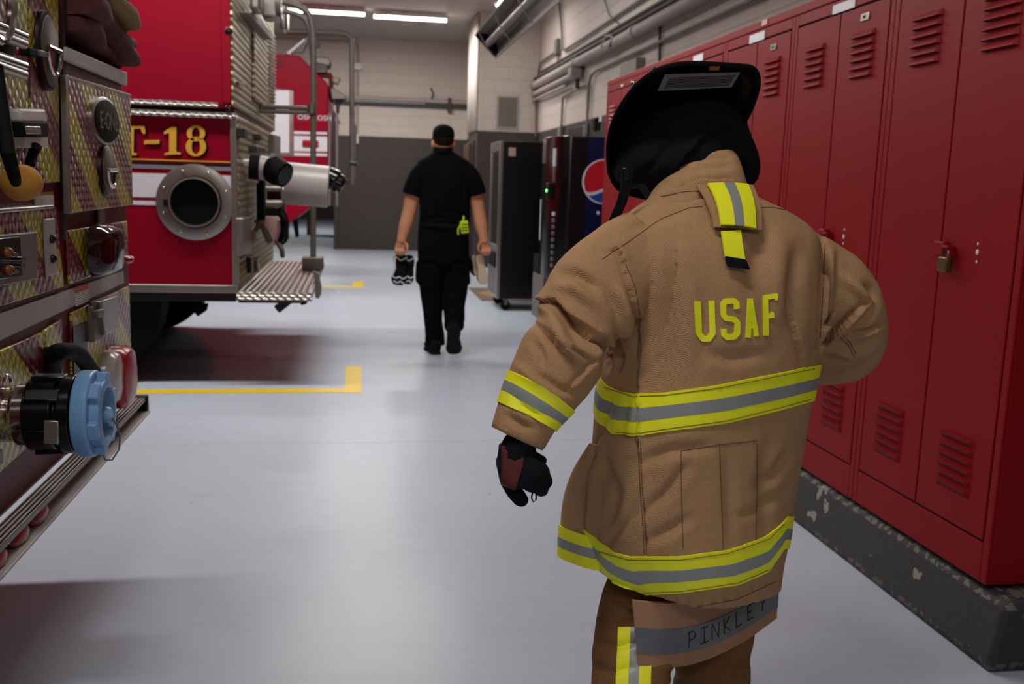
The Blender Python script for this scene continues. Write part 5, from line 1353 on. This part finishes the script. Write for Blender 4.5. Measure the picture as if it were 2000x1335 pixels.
# ---- helmet: brim seen from below, shell on the far side, chin strap
hel = bpy.data.objects.new('helmet', None); COL.objects.link(hel); hel.parent = P1; hel.location = HC-PB
def bpt(x, y, lift=0): return YP(x, y, 1.79+(y-118)*.00100-lift)
OUT = [(1188, 330), (1186, 280), (1195, 235), (1214, 196), (1240, 162), (1272, 136), (1310, 121), (1350, 117), (1400, 119), (1445, 122), (1466, 126), (1478, 141), (1478, 166), (1466, 204), (1452, 232), (1438, 262), (1440, 300), (1425, 340), (1380, 372), (1310, 384), (1250, 378), (1206, 362)]
OUTs = [p for p in resample(OUT+[OUT[0]], 4)][:-1]
cxm, cym = 1320, 250
m = M(); rings = []
N_ = (bpt(1320, 150)-bpt(1320, 350)).cross(bpt(1420, 250)-bpt(1220, 250)).normalized()
if N_.y > 0: N_ = -N_
# N_ points to the camera side (under the brim); the brim droops towards it at the edge
for s, dr, bk in ((1, .012, 0), (.97, .006, 0), (.86, 0, 0), (.66, -.004, 0), (.60, -.02, 0)):
    rings.append([bpt(cxm+(x-cxm)*s, cym+(y-cym)*s)+N_*dr for x, y in OUTs])
under = rings
top = [[p-N_*.007 for p in r] for r in (rings[0], rings[1], rings[2], rings[3])]
shell = [[bpt(cxm+(x-cxm)*s, cym+(y-cym)*s)-N_*h for x, y in OUTs] for s, h in ((.60, .02), (.57, .05), (.50, .08), (.38, .10), (.22, .112), (.06, .116))]
m.loft(list(reversed(under))+top+shell, True, True); sh = m.make('shell', 'black_gloss', hel, True, 60)
m = M(); m.tube([p-N_*.003 for p in rings[0]], .0045, 8, closed=True); m.make('brim_bead', 'black_rubber', hel)
for k in range(4):
    a = PI/4+k*PI/2; m = M(); m.tube([bpt(cxm+(.62-.15*j)*110*math.cos(a), cym+(.62-.15*j)*110*math.sin(a))-N_*(.05+.035*j) for j in range(4)], .006, 8); m.make('shell_rib', 'black_gloss', hel)
lq = [(1298, 143), (1445, 139), (1428, 168), (1284, 175)]
lq3 = [bpt(x, y, .002)+N_*.0035 for x, y in lq]
M().prism(lq3, -N_*.002).make('brim_label', 'grey_print', hel, False)
lq = [(1307, 149), (1436, 144), (1422, 166), (1295, 171)]
m = M(); 
for k in range(7):
    f0, f1 = (k+.15)/7, (k+.75)/7; L0 = lambda f: (lq[0][0]+(lq[3][0]-lq[0][0])*f, lq[0][1]+(lq[3][1]-lq[0][1])*f); R0 = lambda f: (lq[1][0]+(lq[2][0]-lq[1][0])*f, lq[1][1]+(lq[2][1]-lq[1][1])*f)
    m.prism([bpt(*p, .002)+N_*.0039 for p in (L0(f0), R0(f0), R0(f1), L0(f1))], -N_*.001)
m.make('label_print', 'visor', hel, False)
M().prism([bpt(x, y)+N_*(.0135) for x, y in ((1384, 120), (1403, 120.5), (1401, 128), (1382, 128))], -N_*.012).make('brim_patch', 'orange_patch', hel, False)
for x, y in ((1200, 232), (1238, 166)): M().sphere(bpt(x, y)-N_*.004, .006, 10).make('brim_rivet', 'chrome', hel)
bk = YP(1223, 340, 1.80)
M().obox(bk, V((.006, 0, .002)), V((0, .003, 0)), V((-.003, 0, .013))).make('strap_buckle', 'black_metal', hel, True, bevel=.003)
def strap(pts, w, nm):
    m = M(); rows = []
    for x, y, Y in pts: c = YP(x, y, Y); rows.append([(c+V((-w, 0, 0)), V((0, -1, 0))), (c+V((w, 0, .002)), V((0, -1, 0)))])
    solid(m, rows, .003); return m.make(nm, 'black_fabric', hel, True)
strap([(1226, 330, 1.80), (1224, 362, 1.80), (1215, 395, 1.805), (1204, 420, 1.81), (1193, 448, 1.815)], .0105, 'chin_strap')
strap([(1252, 360, 1.88), (1262, 378, 1.87), (1276, 400, 1.86)], .008, 'chin_strap')

# ---- gloves: five separate fingers
def finger(m, pts, r): m.tube(pts, r, 10); m.sphere(pts[-1], r[-1]*1.0, 10); m.sphere(pts[0], r[0], 10)
def G(x, y, Y): return YP(x, y, Y)
gl = M()
# palm block from wrist to knuckles
gl.loft([sring(G(*c), V((w*m_per_px(G(*c)), 0, 0)).lerp(V((w*m_per_px(G(*c))*.8, 0, .3*w*m_per_px(G(*c)))), .6), V((0, .028, 0)), 18, 2.6) for c, w in (((1010, 862, 1.69), 42), ((1010, 885, 1.685), 42), ((1010, 908, 1.68), 44), ((1014, 930, 1.675), 42), ((1022, 946, 1.67), 34))])
finger(gl, [G(985, 900, 1.70), G(993, 938, 1.69), G(1005, 960, 1.685), G(1018, 976, 1.68)], [.017, .017, .016, .0145])     # index, the long one at the outside
finger(gl, [G(1018, 925, 1.66), G(1038, 946, 1.65), G(1052, 950, 1.665), G(1058, 956, 1.68)], [.016, .0155, .015, .014])
finger(gl, [G(1022, 912, 1.66), G(1048, 928, 1.645), G(1062, 934, 1.66), G(1066, 940, 1.68)], [.016, .0155, .015, .014])
finger(gl, [G(1022, 900, 1.665), G(1046, 912, 1.65), G(1058, 916, 1.665), G(1062, 922, 1.68)], [.0145, .014, .0135, .0125])
finger(gl, [G(1020, 886, 1.70), G(1044, 893, 1.70), G(1060, 899, 1.70)], [.015, .0125, .0095])      # thumb leaves the side of the palm
me = fuse(gl, .0042, 3); gv = [v.co.copy() for v in me.vertices]
GB = BVHTree.FromPolygons(gv, [tuple(p.vertices) for p in me.polygons])
for v in me.vertices: v.co -= PB
glo = link('glove', me, 'black_fabric', P1, True, 180)
m = M(); BV = GB
rows = []
for i in range(13):
    u = i/12; row = []
    for j in range(9):
        v = j/8; x = 964+u*(66-30*v)+7*v; y = 872+v*70+(u*14 if v > .3 else 0); row.append(hit(x, y, .0022))
    if all(row): rows.append(row)
solid(m, rows, .003); m.make('leather_back', 'glove_red', glo, True, 180)
BV = BVc
m = M(); m.loft([sring(G(*c), V((w*m_per_px(G(*c))*.86, 0, .5*w*m_per_px(G(*c)))), V((0, w*m_per_px(G(*c))*.85, 0)), 20) for c, w in (((1022, 838, 1.69), 44), ((1014, 856, 1.69), 47), ((1010, 872, 1.688), 45), ((1012, 884, 1.685), 41))]); m.make('knit_cuff', 'black_fabric', glo, True, 60)
m = M(); m.tube([G(1040, 962, 1.67), G(1038, 972, 1.67), G(1042, 980, 1.67), G(1047, 975, 1.67), G(1047, 962, 1.67)], .0016, 6); m.make('glove_loop', 'black_rubber', glo)
# the other hand, hidden in front of the body
g2 = M(); e = RS[-1][0]; dx = V((-.07, .05, .0))
g2.loft([sring(e+dx*k*.5, V((0, .02, .04)), V((.02, .03, 0)), 16) for k in (-.4, .2, .8, 1.4)])
for i in range(4):
    b_ = e+dx*.75+V((0, .01, .03-.02*i)); finger(g2, [b_, b_+V((-.03, .01, -.01)), b_+V((-.05, -.01, -.02)), b_+V((-.04, -.035, -.025))], [.011, .0105, .010, .009])
b_ = e+V((-.02, -.01, .04)); finger(g2, [b_, b_+V((-.03, -.01, .02)), b_+V((-.055, -.015, .015))], [.012, .011, .010])
me = fuse(g2, .0042, 3)
for v in me.vertices: v.co -= PB
link('glove', me, 'black_fabric', P1, True, 180)
# ================================================================ WALKING MAN
YM = 7.60
MB = V((.69, 7.6, 0))
P2 = thing('person', MB, 'person in black cap, polo and trousers walking away with shoes in both hands', 'person')
def mrow(y, xl, xr, d, Y=YM, dy=0): return (xl, y, xr, y+(xr-xl)*.03, Y+dy, Y+dy, d)
def shift(me):
    for v in me.vertices: v.co -= MB
    return me
# body: head, neck, trunk, arms with hands, legs in one surface
bd = M(); hc = YP(866, 272, YM); 
bd.loft([sring(hc+V((0, dy, z)), V((w, 0, 0)), V((0, d, 0)), 24) for z, w, d, dy in ((-.125, .035, .035, .045), (-.11, .052, .055, .03), (-.07, .066, .082, .01), (-.02, .076, .096, 0), (.03, .078, .098, 0), (.07, .068, .085, 0), (.10, .04, .05, 0))])
fx = hc+V((0, .092, -.012))
bd.sphere(fx+V((0, .016, -.015)), .014, 10, (.9, 1.3, 1.6)); bd.sphere(fx+V((0, .004, -.055)), .018, 10, (1.3, .6, .5)); bd.sphere(fx+V((0, -.012, -.092)), .024, 10, (1.2, .8, .8))
for sx in (-1, 1): bd.sphere(hc+V((sx*.082, .0, -.038)), .03, 12, (.45, .7, 1.15)); bd.sphere(fx+V((sx*.03, -.004, .014)), .014, 10, (1.2, .6, .8))
bd.loft([sring(YP(865, y, YM+.0), (r, 0, 0), (0, r, 0), 20) for y, r in ((278, .058), (290, .060), (300, .066), (312, .085))])
bd.loft(rows_loft([mrow(303, 845, 889, .07), mrow(320, 818, 912, .10), mrow(350, 820, 912, .115), mrow(400, 824, 910, .11), mrow(440, 826, 906, .10), mrow(480, 826, 908, .11), mrow(505, 832, 904, .10)], 24))
limb(bd, [(830, 332, 7.60, 20), (815, 362, 7.60, 17), (805, 388, 7.60, 15), (799, 415, 7.59, 13.5), (792, 440, 7.57, 13), (786, 462, 7.55, 10), (784, 474, 7.54, 9.5)], 16, .9)
limb(bd, [(905, 332, 7.60, 20), (922, 362, 7.60, 17), (930, 388, 7.60, 15), (935, 415, 7.59, 13.5), (940, 440, 7.57, 12.5), (944, 462, 7.55, 9.5), (945, 474, 7.54, 9)], 16, .9)
limb(bd, [(846, 490, YM, 24), (845, 540, YM, 19), (845, 600, YM, 14), (847, 650, YM, 11), (848, 676, YM, 9)], 16, .95)
limb(bd, [(888, 490, YM, 24), (888, 540, YM, 19), (888, 600, YM-.06, 13), (888, 628, YM-.13, 9)], 16, .95)
def mfinger(pts, r): bd.tube([YP(*p) for p in pts], r, 8); bd.sphere(YP(*pts[-1]), r[-1], 8)
for cx, s in ((784, 1), (946, -1)):   # s=+1: left hand (thumb on the inner side, right in the picture)
    bd.loft([sring(YP(cx+dx*s, y, 7.54), (w, 0, 0), (0, d, 0), 16, 2.5) for y, dx, w, d in ((464, 0, .034, .026), (470, 0, .033, .024), (476, -1, .040, .02), (482, -2, .043, .018), (487, -2.5, .040, .016))])
    for k, dx in enumerate((-11.5, -6.6, -1.7, 3.2)):
        L = (0, 1.6, 1.8, .6)[k]
        mfinger([(cx+dx*s, 484, 7.535), (cx+(dx+.4)*s, 490.5+L*.4, 7.51), (cx+(dx+1.2)*s, 495+L, 7.515), (cx+(dx+1.8)*s, 496.5+L, 7.54), (cx+(dx+2)*s, 493+L*.3, 7.565)], [.0098, .0092, .0088, .0084, .0075])
    mfinger([(cx+7*s, 473, 7.535), (cx+11.5*s, 480, 7.515), (cx+11.5*s, 487, 7.505), (cx+8*s, 492.5, 7.51)], [.0125, .0115, .0105, .0092])
me = shift(fuse(bd, .0042, 2)); mbody = link('body', me, 'skin', P2, True, 180)
# hair fringe at the back of the head and beard line
hr = M(); hr.loft([sring(hc+V((0, -.002, z)), V((w, 0, 0)), V((0, d, 0)), 24) for z, w, d in ((-.052, .058, .088), (-.03, .074, .1), (.0, .0815, .104), (.05, .078, .10), (.09, .05, .06))])
shift(hr.mesh('h')); hr.make('hair', 'hair', P2)
hb = M(); hb.loft([sring(hc+V((0, .035+dy, z)), V((w, 0, 0)), V((0, d, 0)), 20) for z, w, d, dy in ((-.132, .035, .03, .012), (-.115, .056, .05, .005), (-.07, .073, .06, .0), (-.045, .074, .05, .0))]); hb.make('beard', 'hair', P2)
cp = M(); cp.loft([sring(hc+V((0, .0, z)), V((w, 0, 0)), V((0, d, 0)), 28) for z, w, d in ((.012, .083, .106), (.03, .086, .108), (.065, .082, .103), (.092, .066, .086), (.108, .04, .055), (.114, .01, .015))])
cp = cp.make('cap', 'shirt_black', P2, True, 60)
m = M(); rows = []
for i in range(13):
    a = PI*(i/12); row = []
    for j in range(4): r = j/3; row.append((hc+V((.08*math.cos(a), .095+.0+ (.075*math.sin(a))*r, .022-.012*r)), V((0, 0, 1))))
    rows.append(row)
solid(m, rows, .004); m.make('cap_visor', 'shirt_black', cp, True, 60)
# polo shirt
st = M()
st.loft(rows_loft(resample([mrow(296, 847, 886, .075), mrow(306, 830, 906, .09), mrow(316, 815, 919, .105), mrow(340, 814, 920, .13), mrow(375, 818, 919, .14), mrow(410, 820, 918, .135), mrow(436, 818, 918, .13), mrow(446, 818, 917, .13)], 3), 32, 2.4))
limb(st, [(838, 324, 7.60, 18), (822, 340, 7.60, 20), (810, 360, 7.60, 19), (803.5, 380, 7.60, 18.5)], 20, 1.2)
limb(st, [(898, 324, 7.60, 18), (914, 340, 7.60, 20), (926, 360, 7.60, 19), (932, 380, 7.60, 17.5)], 20, 1.2)
def wrinkled(m, vox, it, amp, folds=()):
    me = fuse(m, vox, it); c_ = np.zeros(len(me.vertices)*3); me.vertices.foreach_get('co', c_); c_ = c_.reshape(-1, 3); nr = normals(me)
    dd = sculpt(c_, nr, [(p, w, a*.001) for w, a, *p in folds]) if folds else 0
    nz = np.array([noise.noise(V((p[0]*9, p[1]*9, p[2]*7)))*amp for p in c_]); c_ = c_+nr*(dd+nz)[:, None]; me.vertices.foreach_set('co', c_.ravel()); me.update(); return me
sf = [(4, 12, (822, 432), (850, 424), (880, 428)), (4, 10, (915, 425), (890, 415), (860, 412)), (4, 9, (830, 340), (832, 370), (828, 400)), (4, 9, (905, 345), (902, 375), (908, 405)), (3, 8, (840, 440), (870, 436), (900, 440))]
link('polo_shirt', shift(wrinkled(st, .008, 4, .008, sf)), 'shirt_black', P2, True, 180)
cl = M(); cl.loft([sring(YP(865.5, y, YM)+V((0, .005, 0)), (r, 0, 0), (0, r*1.1, 0), 24) for y, r in ((287.5, .070), (292, .074), (300, .088))], False, False); o = cl.make('collar', 'shirt_black', P2); md = o.modifiers.new('s', 'SOLIDIFY'); md.thickness = .006
# trousers with cargo pockets
tr = M()
tr.loft(rows_loft(resample([mrow(434, 820, 916, .115), mrow(455, 817, 916, .125), mrow(485, 816, 916, .13), mrow(515, 815, 917, .12)], 3), 30, 2.5))
limb(tr, [(843, 505, YM, 27), (841, 540, YM, 26), (843, 570, YM, 22.5), (845, 610, YM, 20), (848, 645, YM, 19), (851, 675, YM, 19)], 20, 1.0)
limb(tr, [(889, 505, YM, 27), (890, 540, YM, 26), (889.5, 570, YM-.03, 22.5), (888, 605, YM-.07, 21), (887, 640, YM-.16, 19)], 20, 1.0)
for x, y, s in ((823, 530, -1), (909, 530, 1)): tr.loft(rows_loft([(x-9, y-20, x+7, y-20, 7.58, 7.6, .05), (x-9, y+18, x+7, y+18, 7.58, 7.6, .055), (x-7, y+24, x+6, y+24, 7.58, 7.6, .05)], 16, 4))
tf = [(4, 14, (818, 520), (840, 512), (862, 524)), (4, 14, (914, 520), (892, 512), (868, 524)), (3, 10, (828, 640), (848, 632), (866, 640)), (3, 10, (830, 655), (850, 650), (866, 658)), (3, 10, (868, 625), (888, 620), (906, 628)), (3, 8, (866, 440), (866, 470), (866, 500)), (3, 9, (826, 575), (845, 568), (862, 575)), (3, 9, (872, 575), (890, 570), (908, 578))]
trm = link('trousers', shift(wrinkled(tr, .008, 4, .010, tf)), 'trouser_black', P2, True, 180)
m = M(); m.loft(rows_loft([mrow(433, 818, 917, .132), mrow(440, 818, 917, .132)], 32, 2.5)); m.make('belt', 'black_rubber', P2)
# shoes: the left one flat on the floor, the right one lifting with its sole showing
def shoe_mesh(L=.30, w=.052):
    m = M(); pf = [(-.5, .55, .10), (-.42, .85, .16), (-.25, .92, .17), (-.05, .85, .15), (.15, .95, .11), (.32, 1.0, .085), (.44, .72, .065), (.5, .35, .04)]
    m.loft([sring((0, L*y, h/2*.62+.01), (w*k, 0, 0), (0, 0, h/2*.62), 18, 2.8) for y, k, h in pf]); return m
def sole_mesh(L=.31, w=.056, th=.022):
    out = [(.0, -.5), (.5, -.48), (.78, -.40), (.82, -.25), (.72, -.05), (.85, .12), (1.0, .28), (.86, .42), (.5, .49), (0, .5)]
    pts = [(x*w, y*L) for x, y in out]+[(-x*w, y*L) for x, y in out[-2:0:-1]]; m = M(); m.prism([(x, y, 0) for x, y in pts], (0, 0, th)); return m
def place(m, mat4):
    m.v = [mat4 @ v for v in m.v]; return m
a = YP(847, 684, 7.53); a.z = 0
Ml = Matrix.Translation(V((a.x, a.y+.12, 0.002))) @ Matrix.Rotation(math.radians(8), 4, 'Z')
so = place(shoe_mesh(.29, .052), Ml @ Matrix.Translation((0, 0, .012))).make('shoe', 'black_rubber', P2, True, 60); place(sole_mesh(.30, .053), Ml).make('shoe_sole', 'sole_dark', so, True, bevel=.004)
c = YP(887, 664, 7.34)
Mr = Matrix.Translation(c) @ Matrix.Rotation(math.radians(-3), 4, 'Y') @ Matrix.Rotation(math.radians(-74), 4, 'X')
so = place(shoe_mesh(.24, .056), Mr @ Matrix.Translation((0, 0, .02))).make('shoe', 'black_rubber', P2, True, 60); place(sole_mesh(.25, .064), Mr).make('shoe_sole', 'sole_dark', so, True, bevel=.004)
# radio pouch on the belt
r0 = YP(907, 443, 7.44); 
b = M().obox(r0, (.030, 0, .004), (0, .018, 0), (-.006, 0, .048)).make('radio_pouch', 'hi_vis_green', P2, True, bevel=.006)
m = M()
for k in range(3): m.obox(r0+V((0, -.0185, -.025+.022*k)), (.022, 0, .003), (0, .002, 0), (0, 0, .0035))
m.make('pouch_slots', 'black_rubber', b, False)
M().tube([r0+V((-.01, 0, .04)), r0+V((-.006, 0, .085))], .008, 8).make('antenna', 'hi_vis_green', b)
M().tube([r0+V((-.03, -.01, .02)), r0+V((-.05, -.02, -.02)), r0+V((-.048, -.02, -.06))], .006, 8).make('pouch_cord', 'hi_vis_green', b)

# ---- shoes carried in the hands (sole towards the camera, heel up)
def carried(px_, py_, Y, Lpx, wpx, roll, yaw, lab, mats, zig, tilt=8):
    c = YP(px_, py_, Y); k = m_per_px(c); L, w = Lpx*k, wpx*k/2
    R = Matrix.Translation(c) @ Matrix.Rotation(math.radians(roll), 4, 'Y') @ Matrix.Rotation(math.radians(yaw), 4, 'Z') @ Matrix.Rotation(math.radians(-90-tilt), 4, 'X')
    t = thing('sneaker', c, lab, 'shoe', 'shoes carried by the walking person')
    place(shoe_mesh(L*.97, w*.92), R @ Matrix.Translation((0, 0, .014))).make('upper', mats[0], t, True, 60)
    s = place(sole_mesh(L, w), R @ Matrix.Translation((0, 0, -.004))).make('sole', mats[1], t, True, bevel=.004)
    o = M()   # opening of the shoe
    o.tube([V((w*.55*math.cos(q), -L*.22+L*.2*math.sin(q), .105)) for q in [2*PI*j/20 for j in range(20)]], .007, 8, closed=True); place(o, R).make('ankle_collar', mats[0], t)
    if zig:
        z = M()
        for y0, n, amp in ((.26, 4, .03), (.40, 3, .028), (-.34, 2, .06)):
            wd = .92 if y0 > 0 else .75
            if y0 > .35: wd = .7
            pts = [(-w*wd+2*w*wd*j/n/1.0, L*(y0+(amp if j % 2 else -amp))) for j in range(n+1)]
            for p, q in zip(pts, pts[1:]): z.tube([(p[0], p[1], -.0045), (q[0], q[1], -.0045)], .005, 6)
        side = [(-w*.72, -L*.40), (-w*.80, -L*.2), (-w*.72, 0), (-w*.9, L*.15), (-w*.97, L*.25)]
        z.tube([(x, y, -.003) for x, y in side], [.006, .011, .013, .011, .006], 8)
        place(z, R).make('sole_pattern', 'logo_white', t)
    return t
carried(781, 526, 7.56, 62, 30, 6, 4, 'black sneaker with white zigzag sole lines, outer one in the left hand', ('black_rubber', 'black_rubber'), True)
carried(797, 526, 7.59, 58, 25, 4, -6, 'black sneaker with white zigzag sole lines, nearer to the left trouser leg', ('black_rubber', 'black_rubber'), True)
carried(941, 526, 7.56, 58, 20, -8, 6, 'cream soled dark sneaker facing the camera in the right hand', ('black_rubber', 'sole_cream'), False)
carried(930, 518, 7.61, 40, 14, -8, 25, 'cream soled dark sneaker partly behind its twin in the right hand', ('black_rubber', 'sole_cream'), False)

# ================================================================ LIGHT
fixture(2.05, 13.9, 1.16, 'lit fluorescent tube just above the radiant heater', 'y', 3.9, 14)
for (x, y, pw) in FIX:
    fixture(x, y, 2.4, 'fluorescent ceiling light over the bay outside the picture', 'x', 3.93, pw)
fixture(-1.6, 25.5, 2.4, 'added unseen ceiling light that brightens the space beyond the back wall opening', 'x', 3.9, 120)  # added lamp, out of view, to brighten the floor past the opening
w = bpy.data.worlds.new('world'); scn.world = w; w.use_nodes = True
w.node_tree.nodes['Background'].inputs[0].default_value = (.9, .95, 1, 1); w.node_tree.nodes['Background'].inputs[1].default_value = .02

# ================================================================ CAMERA
cd = bpy.data.cameras.new('camera'); co_ = bpy.data.objects.new('camera', cd); COL.objects.link(co_)
cd.sensor_width = 36; cd.sensor_fit = 'HORIZONTAL'; cd.lens = F/W_*36; cd.clip_start = .05; cd.clip_end = 200
co_.matrix_world = Matrix(((RT.x, UP.x, -FW.x, CAM.x), (RT.y, UP.y, -FW.y, CAM.y), (RT.z, UP.z, -FW.z, CAM.z), (0, 0, 0, 1)))
cd.dof.use_dof = True; cd.dof.focus_distance = 1.95; cd.dof.aperture_fstop = 5.6
scn.camera = co_
scn.view_settings.view_transform = 'Standard'; scn.view_settings.look = 'None'; scn.view_settings.exposure = EXPO; scn.view_settings.gamma = 1; scn.view_settings.use_curve_mapping = False
scn.cycles.max_bounces = 8; scn.cycles.sample_clamp_indirect = 6; scn.cycles.use_denoising = True
